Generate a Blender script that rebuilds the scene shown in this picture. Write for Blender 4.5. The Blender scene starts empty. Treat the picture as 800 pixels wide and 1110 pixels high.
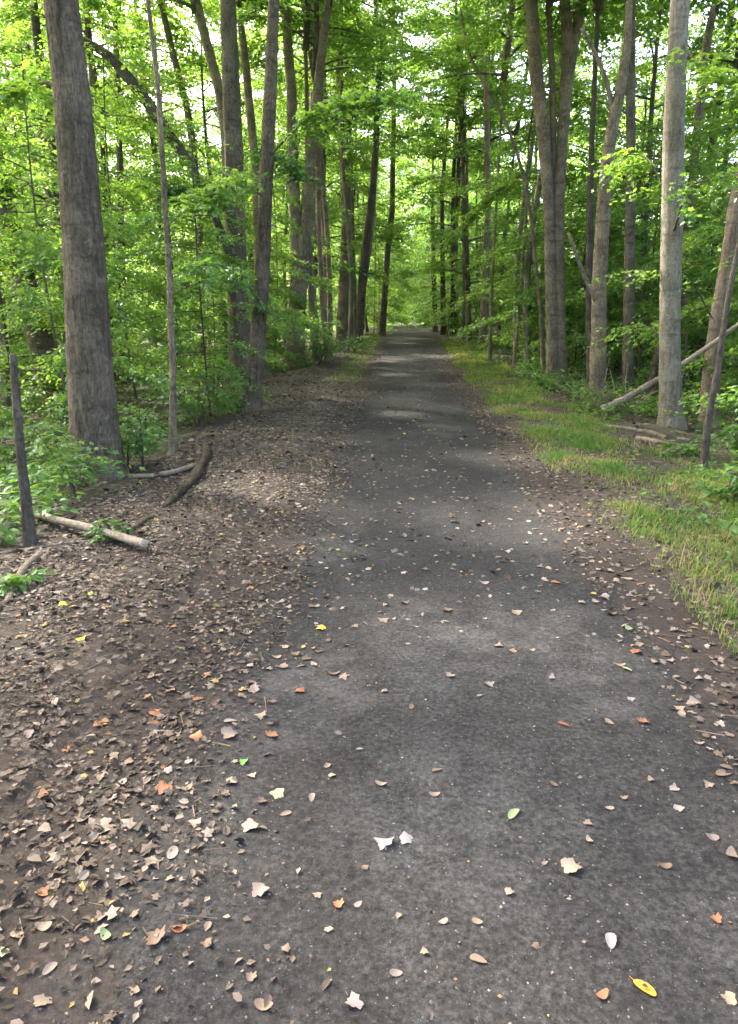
import bpy, math, random
import numpy as np
from mathutils import Vector, Matrix

R = math.radians
rng = np.random.default_rng(11)
random.seed(5)
S = bpy.context.scene
COL = S.collection

# ------------------------------------------------------------------ helpers
def link(o, parent=None):
    COL.objects.link(o)
    if parent is not None:
        o.parent = parent
    return o

def tag(o, label=None, cat=None, group=None, kind=None):
    if label: o['label'] = label
    if cat: o['category'] = cat
    if group: o['group'] = group
    if kind: o['kind'] = kind
    return o

def empty(name, loc):
    o = bpy.data.objects.new(name, None)
    o.empty_display_size = .2
    o.location = loc
    return link(o)

def np_mesh(name, V, F, mat=None, smooth=False):
    """V (n,3), F (m,k) with constant k"""
    V = np.ascontiguousarray(V, dtype=np.float32); F = np.ascontiguousarray(F, dtype=np.int32)
    m = bpy.data.meshes.new(name)
    k = F.shape[1]
    m.vertices.add(len(V)); m.vertices.foreach_set('co', V.ravel())
    m.loops.add(F.size); m.loops.foreach_set('vertex_index', F.ravel())
    m.polygons.add(len(F))
    m.polygons.foreach_set('loop_start', np.arange(0, F.size, k, dtype=np.int32))
    m.polygons.foreach_set('use_smooth', np.full(len(F), smooth, dtype=bool))
    m.update(calc_edges=True)
    if mat: m.materials.append(mat)
    return m

def obj(name, mesh, parent=None, loc=None):
    o = bpy.data.objects.new(name, mesh)
    if loc is not None: o.location = loc
    return link(o, parent)

def norm(a):
    return a / np.maximum(np.linalg.norm(a, axis=-1, keepdims=True), 1e-9)

class MB:
    """collects quads"""
    def __init__(s): s.V = []; s.F = []; s.n = 0
    def add(s, V, F):
        s.V.append(np.asarray(V, float)); s.F.append(np.asarray(F, int) + s.n); s.n += len(V)
    def mesh(s, name, mat, smooth=True):
        return np_mesh(name, np.concatenate(s.V), np.concatenate(s.F), mat, smooth)

def resample(P, W, step):
    P = np.asarray(P, float); W = np.asarray(W, float)
    d = np.r_[0, np.cumsum(np.linalg.norm(np.diff(P, axis=0), axis=1))]
    n = max(3, int(d[-1] / step) + 1)
    t = np.linspace(0, d[-1], n)
    # smooth (Catmull-like): interpolate then relax
    Q = np.stack([np.interp(t, d, P[:, i]) for i in range(3)], 1); w = np.interp(t, d, W)
    for _ in range(2 if n > 6 else 0):
        Q[1:-1] = Q[1:-1] * .5 + (Q[:-2] + Q[2:]) * .25
        w[1:-1] = w[1:-1] * .5 + (w[:-2] + w[2:]) * .25
    return Q, w, t

def tube(mb, P, W, sides=10, step=.3, rough=.05, seed=0, flare=None, cap=True, ridge=.035):
    """tapered, slightly irregular tube along P (radius W)"""
    r = np.random.default_rng(seed)
    Q, w, t = resample(P, W, step)
    T = norm(np.gradient(Q, axis=0))
    ref = np.array([1., .13, .05]) if abs(T[:, 0].mean()) < .8 else np.array([.05, 1., .1])
    U = norm(ref - T * (T @ ref)[:, None]); Vv = np.cross(T, U)
    a = np.linspace(0, 2 * math.pi, sides, endpoint=False)
    ph = r.uniform(0, 6.28, 6)
    rad = w[:, None] * (1 + rough * (np.sin(2 * a + ph[0])[None] * .5 * np.sin(t * 1.3 + ph[1])[:, None]
                        + np.sin(3 * a + ph[2])[None] * .6 * np.sin(t * .7 + ph[3])[:, None])
                        + rough * .55 * r.standard_normal((len(Q), sides)))
    if sides >= 24:                             # furrowed bark in the mesh itself
        k = sides // 6
        rid = np.abs(np.sin(a[None] * k / 2 + 1.3 * np.sin(t * 2.1 + ph[1])[:, None] + .8 * np.sin(t * 5.3)[:, None])) + .5 * np.abs(np.sin(a[None] * (k + 3) / 2 + 2 * np.sin(t * 1.4)[:, None]))
        rad *= 1 + ridge * (rid - .9)
    if flare is not None:                       # (height from the end over which it spreads, amount)
        h, amt = flare
        u = np.clip(1 - (t[-1] - t) / h, 0, 1) ** 2
        lob = 1 + .45 * np.sin(4 * a + ph[4]) + .25 * np.sin(7 * a + ph[5])
        rad *= 1 + amt * u[:, None] * lob[None]
    V = Q[:, None] + rad[..., None] * (np.cos(a)[None, :, None] * U[:, None] + np.sin(a)[None, :, None] * Vv[:, None])
    n = len(Q)
    i = np.arange(n - 1)[:, None] * sides; j = np.arange(sides)[None]; j2 = (j + 1) % sides
    F = np.stack([i + j, i + j2, i + sides + j2, i + sides + j], -1).reshape(-1, 4)
    V = V.reshape(-1, 3)
    if cap:
        c0 = len(V)
        V = np.r_[V, Q[:1], Q[-1:]]
        e = np.arange(sides); e2 = (e + 1) % sides
        b = (n - 1) * sides
        F = np.r_[F, np.stack([e2[::2], e[::2], np.full(len(e[::2]), c0), e2[1::2] if sides % 2 == 0 else e2[::2]], 1)[:0]]
        # caps as quads of a fan (pairs of triangles share the centre)
        k = sides // 2
        q0 = np.stack([(2 * np.arange(k) + 2) % sides, 2 * np.arange(k) + 1, 2 * np.arange(k), np.full(k, c0)], 1)
        q1 = np.stack([b + 2 * np.arange(k), b + 2 * np.arange(k) + 1, b + (2 * np.arange(k) + 2) % sides, np.full(k, c0 + 1)], 1)
        F = np.r_[F, q0, q1]
    mb.add(V, F)

# ------------------------------------------------------------------ camera
CAM_H = 1.6
FPX = 801.0                       # focal length in photo pixels (800 x 1110)
PITCH = math.atan(205 / FPX); YAW = math.atan(37 / FPX)
cd = bpy.data.cameras.new('camera'); cam = bpy.data.objects.new('camera', cd); link(cam)
cam.location = (0, 0, CAM_H); cam.rotation_euler = (R(90) - PITCH, 0, YAW)
cd.sensor_fit = 'VERTICAL'; cd.sensor_height = 36; cd.lens = 36 * FPX / 1110
cd.clip_end = 3000; cd.clip_start = .05
S.camera = cam
CM = np.array(Matrix.Rotation(YAW, 3, 'Z') @ Matrix.Rotation(R(90) - PITCH, 3, 'X'))
CO = np.array([0, 0, CAM_H])

def ray(px, py):
    return CM @ np.array([(px - 400) / FPX, (555 - py) / FPX, -1.])

# ------------------------------------------------------------------ terrain
PC = .22                                           # centre line of the path
def path_z(y):
    return np.interp(y, [-50, 13, 20, 28, 40, 60, 100, 160, 400], [0, 0, .10, .38, .80, 1.14, 1.36, 1.45, 1.5])
def path_hw(y):
    return np.interp(y, [0, 15, 40, 100], [1.05, 1.05, 1.2, 1.5])
def ss(a, b, x):
    t = np.clip((x - a) / (b - a), 0, 1); return t * t * (3 - 2 * t)
def gz(x, y):
    x = np.asarray(x, float); y = np.asarray(y, float)
    z = path_z(y)
    dl = -(x - PC); dr = x - PC
    z = z + .05 * ss(1.2, 1.8, dl) - .5 * ss(2.6, 6.0, dl) - .25 * ss(6, 14, dl)
    z = z + .07 * ss(1.15, 1.8, dr) - .36 * ss(2.7, 6.2, dr) - .2 * ss(6, 14, dr)
    off = np.abs(x - PC)
    b = .035 * np.sin(x * 2.1 + y * 1.3) * np.sin(y * 1.7 - x * .8 + 1) + .02 * np.sin(x * 5.3 + 2) * np.sin(y * 4.7 + x)
    b2 = .18 * np.sin(x * .31 + 1.7) * np.sin(y * .27 + .4)
    z = z + b * ss(1.0, 2.6, off) + b2 * ss(3, 8, off)
    return z

def ground_hit(px, py):
    d = ray(px, py); t = .5
    while t < 200:
        p = CO + d * t
        if p[2] < gz(p[0], p[1]): break
        t += .02
    return CO + d * t
def at_depth(px, py, Y):
    d = ray(px, py); t = Y / d[1]
    return CO + d * t
def px_size(p):                                     # metres per photo pixel at p
    return -float((CM.T @ (np.asarray(p) - CO))[2]) / FPX
def project(p):
    q = CM.T @ (np.asarray(p) - CO)
    return 400 + FPX * q[0] / -q[2], 555 - FPX * q[1] / -q[2], -q[2]

# ------------------------------------------------------------------ materials
def new_mat(name):
    m = bpy.data.materials.new(name); m.use_nodes = True
    nt = m.node_tree; nt.nodes.clear()
    out = nt.nodes.new('ShaderNodeOutputMaterial')
    return m, nt, out
def N(nt, t, **kw):
    n = nt.nodes.new(t)
    for k, v in kw.items():
        if k.startswith('in_'): n.inputs[k[3:]].default_value = v
        else: setattr(n, k, v)
    return n
def ramp(nt, stops, interp='LINEAR'):
    n = nt.nodes.new('ShaderNodeValToRGB'); cr = n.color_ramp; cr.interpolation = interp
    while len(cr.elements) > 1: cr.elements.remove(cr.elements[-1])
    cr.elements[0].position = stops[0][0]; cr.elements[0].color = (*stops[0][1], 1)
    for p, c in stops[1:]:
        e = cr.elements.new(p); e.color = (*c, 1)
    return n
def noise(nt, vec, scale, detail=4, rough=.55):
    n = N(nt, 'ShaderNodeTexNoise'); n.inputs['Scale'].default_value = scale
    n.inputs['Detail'].default_value = detail; n.inputs['Roughness'].default_value = rough
    if vec is not None: nt.links.new(vec, n.inputs['Vector'])
    return n
def mix(nt, fac, a, b, mode='MIX'):
    n = N(nt, 'ShaderNodeMix', data_type='RGBA', blend_type=mode)
    for sock, v in ((n.inputs['Factor'], fac), (n.inputs[6], a), (n.inputs[7], b)):
        if isinstance(v, (int, float)): sock.default_value = v
        elif isinstance(v, tuple): sock.default_value = (*v, 1)
        else: nt.links.new(v, sock)
    return n.outputs[2]
def math_(nt, op, a, b=None, clamp=False):
    n = N(nt, 'ShaderNodeMath', operation=op); n.use_clamp = clamp
    for i, v in enumerate((a, b)):
        if v is None: continue
        if isinstance(v, (int, float)): n.inputs[i].default_value = v
        else: nt.links.new(v, n.inputs[i])
    return n.outputs[0]

def leaf_mat(name, cols, trans=.5, gloss=.05, yellow=.0):
    m, nt, out = new_mat(name)
    g = N(nt, 'ShaderNodeNewGeometry'); oi = N(nt, 'ShaderNodeObjectInfo')
    tc = N(nt, 'ShaderNodeTexCoord')
    nz = noise(nt, tc.outputs['Object'], .9, 2)
    f = math_(nt, 'MULTIPLY', g.outputs['Random Per Island'], .55)
    f = math_(nt, 'ADD', f, math_(nt, 'MULTIPLY', nz.outputs['Fac'], .5))
    f = math_(nt, 'ADD', f, math_(nt, 'MULTIPLY', oi.outputs['Random'], .25))
    f = math_(nt, 'SUBTRACT', f, .15, True)
    n = len(cols)
    r = ramp(nt, [(i / (n - 1), c) for i, c in enumerate(cols)])
    nt.links.new(f, r.inputs[0])
    d = N(nt, 'ShaderNodeBsdfDiffuse'); nt.links.new(r.outputs[0], d.inputs[0])
    t = N(nt, 'ShaderNodeBsdfTranslucent')
    tcol = mix(nt, 1.0, r.outputs[0], (1.8, 1.55, .75), 'MULTIPLY')
    nt.links.new(tcol, t.inputs[0])
    mx = N(nt, 'ShaderNodeMixShader'); mx.inputs[0].default_value = trans
    nt.links.new(d.outputs[0], mx.inputs[1]); nt.links.new(t.outputs[0], mx.inputs[2])
    gl = N(nt, 'ShaderNodeBsdfGlossy'); gl.inputs['Roughness'].default_value = .42
    mg = N(nt, 'ShaderNodeMixShader'); mg.inputs[0].default_value = gloss
    nt.links.new(mx.outputs[0], mg.inputs[1]); nt.links.new(gl.outputs[0], mg.inputs[2])
    nt.links.new(mg.outputs[0], out.inputs[0])
    return m

M = {}
M['maple'] = leaf_mat('maple_leaves', [(.064, .165, .034), (.108, .23, .048), (.152, .275, .062), (.21, .295, .068)], .57)
M['beech'] = leaf_mat('beech_leaves', [(.05, .145, .036), (.086, .205, .048), (.126, .245, .058), (.168, .265, .064)], .56)
M['dark'] = leaf_mat('dark_leaves', [(.03, .095, .024), (.055, .14, .03), (.08, .165, .034)], .45, .05)
M['pale'] = leaf_mat('pale_leaves', [(.065, .15, .035), (.095, .19, .045), (.14, .23, .06)], .45, .03)
M['plant'] = leaf_mat('ground_plant_leaves', [(.045, .12, .026), (.08, .175, .036), (.12, .21, .046)], .42, .03)

def bark_mat(name, dark, light, moss=.2, vs=7., bump=.6, blotch=None, ridge=.7):
    m, nt, out = new_mat(name)
    tc = N(nt, 'ShaderNodeTexCoord')
    wn = noise(nt, tc.outputs['Object'], 5., 3)
    wv = N(nt, 'ShaderNodeVectorMath', operation='MULTIPLY_ADD'); wv.inputs[1].default_value = (.09, .09, .05)
    nt.links.new(wn.outputs['Color'], wv.inputs[0]); nt.links.new(tc.outputs['Object'], wv.inputs[2])
    mp = N(nt, 'ShaderNodeMapping'); mp.inputs['Scale'].default_value = (vs, vs, vs * .13)
    nt.links.new(wv.outputs[0], mp.inputs['Vector'])
    n1 = noise(nt, mp.outputs[0], 4.5, 6, .72)
    vo = N(nt, 'ShaderNodeTexVoronoi', feature='DISTANCE_TO_EDGE'); vo.inputs['Scale'].default_value = 7.5
    nt.links.new(mp.outputs[0], vo.inputs['Vector'])
    fu = ramp(nt, [(0, (.25, .25, .25)), (.22, (1, 1, 1))]); nt.links.new(vo.outputs['Distance'], fu.inputs[0])
    n2 = noise(nt, tc.outputs['Object'], 2.3, 4)
    n3 = noise(nt, tc.outputs['Object'], 26., 5, .7)
    r = ramp(nt, [(.34, dark), (.5, tuple((a + b) / 2 for a, b in zip(dark, light))), (.64, light)])
    nt.links.new(n1.outputs['Fac'], r.inputs[0])
    c = r.outputs[0]
    rb = ramp(nt, [(.45, (0, 0, 0)), (.58, (1, 1, 1))]); nt.links.new(n2.outputs['Fac'], rb.inputs[0])
    c = mix(nt, math_(nt, 'MULTIPLY', rb.outputs[0], .4), c, blotch or tuple(x * 1.5 for x in light))
    inv = math_(nt, 'SUBTRACT', 1.0, fu.outputs[0])
    c = mix(nt, math_(nt, 'MULTIPLY', inv, ridge), c, tuple(x * .4 for x in dark))
    rm = ramp(nt, [(.5, (0, 0, 0)), (.62, (1, 1, 1))]); nt.links.new(n3.outputs['Fac'], rm.inputs[0])
    c = mix(nt, math_(nt, 'MULTIPLY', rm.outputs[0], .45), c, tuple(x * .5 for x in dark))
    n4 = noise(nt, tc.outputs['Object'], 1.4, 4)
    rg = ramp(nt, [(.52, (0, 0, 0)), (.66, (1, 1, 1))]); nt.links.new(n4.outputs['Fac'], rg.inputs[0])
    c = mix(nt, math_(nt, 'MULTIPLY', rg.outputs[0], moss), c, (.06, .07, .028))
    mh = N(nt, 'ShaderNodeMapping'); mh.inputs['Scale'].default_value = (1.6, 1.6, 6.5)
    nt.links.new(wv.outputs[0], mh.inputs['Vector'])
    n5 = noise(nt, mh.outputs[0], 1.6, 5, .7)
    rs = ramp(nt, [(.53, (0, 0, 0)), (.66, (1, 1, 1))]); nt.links.new(n5.outputs['Fac'], rs.inputs[0])
    c = mix(nt, math_(nt, 'MULTIPLY', rs.outputs[0], .55), c, tuple(x * .6 for x in dark))
    n7 = noise(nt, tc.outputs['Object'], 9., 4, .65)
    rl = ramp(nt, [(.60, (0, 0, 0)), (.68, (1, 1, 1))]); nt.links.new(n7.outputs['Fac'], rl.inputs[0])
    c = mix(nt, math_(nt, 'MULTIPLY', rl.outputs[0], .5), c, tuple(min(.5, a_ * 1.35 + .02) for a_ in light))
    b = N(nt, 'ShaderNodeBsdfPrincipled'); b.inputs['Roughness'].default_value = .9
    b.inputs['Specular IOR Level'].default_value = .2
    nt.links.new(c, b.inputs['Base Color'])
    h = math_(nt, 'ADD', n1.outputs['Fac'], math_(nt, 'MULTIPLY', fu.outputs[0], ridge))
    h = math_(nt, 'ADD', h, math_(nt, 'MULTIPLY', n3.outputs['Fac'], .4))
    bp = N(nt, 'ShaderNodeBump'); bp.inputs['Strength'].default_value = bump; bp.inputs['Distance'].default_value = .03
    nt.links.new(h, bp.inputs['Height']); nt.links.new(bp.outputs[0], b.inputs['Normal'])
    nt.links.new(b.outputs[0], out.inputs[0])
    return m
M['bark_brown'] = bark_mat('brown_bark', (.048, .037, .024), (.17, .136, .095), .25, 5.5, 1., None, .35)
M['bark_grey'] = bark_mat('grey_bark', (.056, .045, .031), (.18, .15, .108), .22, 7., .8, None, .3)
M['bark_tan'] = bark_mat('tan_flaking_bark', (.10, .076, .05), (.33, .265, .18), .1, 9., 1., None, .45)
M['bark_pale'] = bark_mat('pale_smooth_bark', (.115, .095, .068), (.26, .225, .17), .18, 4.5, .45, (.34, .305, .24), .18)
M['bark_pink'] = bark_mat('pinkish_brown_bark', (.11, .08, .06), (.27, .205, .155), .1, 7., .8, None, .3)
M['bark_dark'] = bark_mat('dark_bark', (.042, .035, .026), (.12, .10, .075), .3, 8., .8, None, .35)
M['dead_wood'] = bark_mat('weathered_dead_wood', (.10, .075, .052), (.27, .215, .16), .1, 12., .6, None, .4)
M['pale_wood'] = bark_mat('bleached_dead_wood', (.14, .11, .08), (.36, .30, .225), .05, 12., .6, None, .3)
M['rotten_wood'] = bark_mat('rotten_mossy_wood', (.035, .026, .017), (.12, .09, .055), .35, 9., .9, None, .7)

def simple_leaf(name, cols, rough=.75, spots=True):
    m, nt, out = new_mat(name)
    tc = N(nt, 'ShaderNodeTexCoord'); g = N(nt, 'ShaderNodeNewGeometry')
    oi = N(nt, 'ShaderNodeObjectInfo')
    n = noise(nt, tc.outputs['Object'], 22, 3)
    f = math_(nt, 'ADD', math_(nt, 'MULTIPLY', n.outputs['Fac'], 1.1),
              math_(nt, 'MULTIPLY', oi.outputs['Random'], .6))
    f = math_(nt, 'SUBTRACT', f, .4, True)
    k = len(cols)
    r = ramp(nt, [(i / (k - 1), c) for i, c in enumerate(cols)]); nt.links.new(f, r.inputs[0])
    b = N(nt, 'ShaderNodeBsdfPrincipled'); b.inputs['Roughness'].default_value = rough
    b.inputs['Specular IOR Level'].default_value = .35
    nt.links.new(r.outputs[0], b.inputs['Base Color']); nt.links.new(b.outputs[0], out.inputs[0])
    return m
LC = {
 'tan':    [(.11, .075, .047), (.19, .135, .09), (.26, .195, .138)],
 'pale':   [(.12, .088, .068), (.20, .15, .12), (.26, .205, .172)],
 'orange': [(.15, .055, .024), (.24, .095, .04), (.28, .14, .068)],
 'brown':  [(.07, .042, .027), (.13, .08, .05), (.19, .125, .08)],
 'yellow': [(.40, .30, .02), (.52, .42, .03), (.54, .48, .10)],
 'cream':  [(.22, .19, .085), (.30, .265, .135), (.33, .295, .18)],
 'green':  [(.05, .18, .025), (.08, .25, .035), (.12, .28, .05)],
 'pale_green': [(.10, .145, .055), (.16, .20, .085), (.20, .22, .115)],
 'yellow_orange': [(.42, .08, .006), (.42, .19, .012), (.30, .24, .03)],
 'white':  [(.145, .112, .098), (.215, .172, .155), (.25, .21, .19)],
}
for k, c in LC.items(): M['fl_' + k] = simple_leaf(k + '_fallen_leaf', c)

def litter_mat():
    m, nt, out = new_mat('leaf_litter')
    g = N(nt, 'ShaderNodeNewGeometry')
    r = ramp(nt, [(0, (.024, .016, .010)), (.3, (.047, .031, .020)), (.58, (.082, .057, .037)), (.8, (.13, .094, .066)),
                  (.93, (.20, .155, .118)), (.965, (.19, .085, .035)), (.99, (.28, .21, .05)), (1, (.09, .14, .035))])
    nt.links.new(g.outputs['Random Per Island'], r.inputs[0])
    b = N(nt, 'ShaderNodeBsdfPrincipled'); b.inputs['Roughness'].default_value = .75
    b.inputs['Specular IOR Level'].default_value = .3
    nt.links.new(r.outputs[0], b.inputs['Base Color']); nt.links.new(b.outputs[0], out.inputs[0])
    return m
M['litter'] = litter_mat()

def floor_mat():
    m, nt, out = new_mat('forest_floor')
    tc = N(nt, 'ShaderNodeTexCoord'); v = tc.outputs['Object']
    n1 = noise(nt, v, 1.1, 5); n2 = noise(nt, v, 9, 6, .7); n3 = noise(nt, v, 45, 4, .7)
    soil = ramp(nt, [(.3, (.02, .0155, .012)), (.5, (.042, .032, .0245)), (.7, (.08, .062, .046))])
    nt.links.new(n2.outputs['Fac'], soil.inputs[0])
    vo = N(nt, 'ShaderNodeTexVoronoi'); vo.inputs['Scale'].default_value = 17
    nt.links.new(v, vo.inputs['Vector'])
    vr = N(nt, 'ShaderNodeSeparateColor'); nt.links.new(vo.outputs['Color'], vr.inputs[0])
    lv = ramp(nt, [(0, (.035, .024, .016)), (.45, (.075, .053, .034)), (.8, (.13, .095, .065)), (1, (.21, .165, .12))])
    nt.links.new(vr.outputs[0], lv.inputs[0])
    lm = ramp(nt, [(.42, (0, 0, 0)), (.56, (1, 1, 1))]); nt.links.new(n1.outputs['Fac'], lm.inputs[0])
    edge = math_(nt, 'LESS_THAN', vo.outputs['Distance'], .42)
    fac = math_(nt, 'MULTIPLY', math_(nt, 'MULTIPLY', lm.outputs[0], edge), .7)
    c = mix(nt, fac, soil.outputs[0], lv.outputs[0])
    # green moss and seedlings blurred into the far floor, out from the path
    sx = N(nt, 'ShaderNodeSeparateXYZ'); nt.links.new(v, sx.inputs[0])
    off = math_(nt, 'ABSOLUTE', math_(nt, 'SUBTRACT', sx.outputs[0], .2))
    gf = N(nt, 'ShaderNodeMapRange'); gf.inputs[1].default_value = 2.6; gf.inputs[2].default_value = 5.5
    nt.links.new(off, gf.inputs[0])
    n5 = noise(nt, v, .6, 5, .65)
    gm = ramp(nt, [(.47, (0, 0, 0)), (.58, (1, 1, 1))]); nt.links.new(n5.outputs['Fac'], gm.inputs[0])
    c = mix(nt, math_(nt, 'MULTIPLY', math_(nt, 'MULTIPLY', gf.outputs[0], gm.outputs[0]), .75), c, (.06, .10, .028))
    fy = N(nt, 'ShaderNodeMapRange'); fy.inputs[1].default_value = 70; fy.inputs[2].default_value = 105
    nt.links.new(sx.outputs[1], fy.inputs[0])
    c = mix(nt, math_(nt, 'MULTIPLY', fy.outputs[0], .9), c, (.07, .115, .03))
    b = N(nt, 'ShaderNodeBsdfPrincipled'); b.inputs['Roughness'].default_value = .92
    b.inputs['Specular IOR Level'].default_value = .2
    nt.links.new(c, b.inputs['Base Color'])
    h = math_(nt, 'ADD', math_(nt, 'MULTIPLY', n2.outputs['Fac'], .7), math_(nt, 'MULTIPLY', n3.outputs['Fac'], .3))
    bp = N(nt, 'ShaderNodeBump'); bp.inputs['Strength'].default_value = .8; bp.inputs['Distance'].default_value = .05
    nt.links.new(h, bp.inputs['Height']); nt.links.new(bp.outputs[0], b.inputs['Normal'])
    nt.links.new(b.outputs[0], out.inputs[0])
    return m
M['floor'] = floor_mat()

PALE_PATCHES = [(.30, 3.55, .55, .75), (.20, 2.15, .5, .55), (-.45, 3.0, .55, .55), (.9, 3.3, .4, .9), (.0, 21.5, 1.2, 3.0), (-.5, 5.2, .35, .8)]  # paler ovals at fixed spots on the path: centre and radii
def path_mat():
    m, nt, out = new_mat('cinder_path')
    tc = N(nt, 'ShaderNodeTexCoord'); v = tc.outputs['Object']
    at = N(nt, 'ShaderNodeAttribute'); at.attribute_name = 'across'
    mp = N(nt, 'ShaderNodeMapping'); mp.inputs['Scale'].default_value = (1, .45, 1)
    nt.links.new(v, mp.inputs[0])
    n1 = noise(nt, mp.outputs[0], 1.05, 5, .6)
    n2 = noise(nt, v, 48, 6, .8); n3 = noise(nt, v, 150, 3, .7); n4 = noise(nt, v, 6, 6, .7)
    base = ramp(nt, [(.34, (.0165, .0149, .0136)), (.5, (.0262, .0241, .022)), (.66, (.0455, .042, .0385))])
    f = math_(nt, 'ADD', math_(nt, 'MULTIPLY', n1.outputs['Fac'], .62), math_(nt, 'MULTIPLY', n4.outputs['Fac'], .38))
    nt.links.new(f, base.inputs[0])
    gr = ramp(nt, [(.36, (.35, .35, .35)), (.5, (1, 1, 1)), (.63, (1.95, 1.9, 1.87))]); nt.links.new(n2.outputs['Fac'], gr.inputs[0])
    c = mix(nt, .8, base.outputs[0], gr.outputs[0], 'MULTIPLY')
    g3 = ramp(nt, [(.62, (0, 0, 0)), (.74, (1, 1, 1))]); nt.links.new(n3.outputs['Fac'], g3.inputs[0])
    c = mix(nt, math_(nt, 'MULTIPLY', g3.outputs[0], .55), c, (.14, .132, .125))
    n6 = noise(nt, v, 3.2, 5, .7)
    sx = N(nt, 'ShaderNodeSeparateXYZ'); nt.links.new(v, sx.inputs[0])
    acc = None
    for (cx, cy, rx, ry) in PALE_PATCHES:
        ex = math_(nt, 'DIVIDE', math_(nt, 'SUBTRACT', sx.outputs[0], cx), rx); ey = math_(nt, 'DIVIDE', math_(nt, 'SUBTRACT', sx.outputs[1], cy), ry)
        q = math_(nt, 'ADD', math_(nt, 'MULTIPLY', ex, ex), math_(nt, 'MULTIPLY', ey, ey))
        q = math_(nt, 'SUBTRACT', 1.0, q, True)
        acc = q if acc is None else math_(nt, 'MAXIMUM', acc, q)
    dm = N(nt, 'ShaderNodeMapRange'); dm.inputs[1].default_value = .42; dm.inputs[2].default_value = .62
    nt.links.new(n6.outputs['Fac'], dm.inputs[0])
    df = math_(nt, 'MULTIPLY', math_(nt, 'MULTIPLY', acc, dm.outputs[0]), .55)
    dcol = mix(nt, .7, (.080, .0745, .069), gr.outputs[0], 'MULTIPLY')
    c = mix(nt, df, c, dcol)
    # soil worked in from the edges
    a = math_(nt, 'ABSOLUTE', at.outputs['Fac'])
    e = math_(nt, 'ADD', a, math_(nt, 'MULTIPLY', math_(nt, 'SUBTRACT', n4.outputs['Fac'], .5), .7))
    e = math_(nt, 'ADD', e, math_(nt, 'MULTIPLY', math_(nt, 'SUBTRACT', n1.outputs['Fac'], .5), .5))
    er = ramp(nt, [(.58, (0, 0, 0)), (.78, (1, 1, 1))]); nt.links.new(e, er.inputs[0])
    so = ramp(nt, [(.3, (.022, .017, .0135)), (.55, (.042, .033, .026)), (.7, (.075, .059, .046))]); nt.links.new(n2.outputs['Fac'], so.inputs[0])
    c = mix(nt, er.outputs[0], c, so.outputs[0])
    b = N(nt, 'ShaderNodeBsdfPrincipled'); b.inputs['Roughness'].default_value = .9
    b.inputs['Specular IOR Level'].default_value = .12
    nt.links.new(c, b.inputs['Base Color'])
    h = math_(nt, 'ADD', math_(nt, 'MULTIPLY', n2.outputs['Fac'], .6), math_(nt, 'MULTIPLY', n3.outputs['Fac'], .25))
    h = math_(nt, 'ADD', h, math_(nt, 'MULTIPLY', n4.outputs['Fac'], 1.2))
    bp = N(nt, 'ShaderNodeBump'); bp.inputs['Strength'].default_value = .7; bp.inputs['Distance'].default_value = .012
    nt.links.new(h, bp.inputs['Height']); nt.links.new(bp.outputs[0], b.inputs['Normal'])
    nt.links.new(b.outputs[0], out.inputs[0])
    return m
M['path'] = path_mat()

def grass_mat():
    m, nt, out = new_mat('verge_grass')
    tc = N(nt, 'ShaderNodeTexCoord'); g = N(nt, 'ShaderNodeNewGeometry')
    n = noise(nt, tc.outputs['Object'], 1.5, 3)
    f = math_(nt, 'ADD', math_(nt, 'MULTIPLY', n.outputs['Fac'], 1.15), math_(nt, 'MULTIPLY', g.outputs['Random Per Island'], .45))
    f = math_(nt, 'SUBTRACT', f, .35, True)
    r = ramp(nt, [(.08, (.07, .17, .03)), (.38, (.115, .21, .04)), (.6, (.24, .235, .07)), (.85, (.38, .30, .14))])
    nt.links.new(f, r.inputs[0])
    d = N(nt, 'ShaderNodeBsdfDiffuse'); nt.links.new(r.outputs[0], d.inputs[0])
    t = N(nt, 'ShaderNodeBsdfTranslucent'); nt.links.new(r.outputs[0], t.inputs[0])
    mx = N(nt, 'ShaderNodeMixShader'); mx.inputs[0].default_value = .35
    nt.links.new(d.outputs[0], mx.inputs[1]); nt.links.new(t.outputs[0], mx.inputs[2])
    nt.links.new(mx.outputs[0], out.inputs[0])
    return m
M['grass'] = grass_mat()

# ------------------------------------------------------------------ setting: ground, path
def axis(lo, hi, fine_lo, fine_hi, fine, grow=1.22):
    a = list(np.arange(fine_lo, fine_hi + 1e-6, fine))
    s = fine; x = a[-1]
    while x < hi: s *= grow; x += s; a.append(x)
    s = fine; x = a[0]; b = []
    while x > lo: s *= grow; x -= s; b.append(x)
    return np.array(b[::-1] + a)
gx = axis(-700, 700, -6, 6, .12); gy = axis(-60, 1200, -1, 30, .18, 1.16)
X, Y = np.meshgrid(gx, gy)
Z = gz(X, Y)
d = np.abs(X - PC) / (path_hw(Y) * 1.5)
Z = Z - .03 * (1 - ss(.86, 1.0, d))                 # a shallow bed under the path
n0, n1 = X.shape
V = np.stack([X, Y, Z], -1).reshape(-1, 3)
i = np.arange(n0 - 1)[:, None] * n1 + np.arange(n1 - 1)[None]
F = np.stack([i, i + 1, i + n1 + 1, i + n1], -1).reshape(-1, 4)
tag(obj('ground', np_mesh('ground', V, F, M['floor'], True)), kind='structure')

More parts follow.
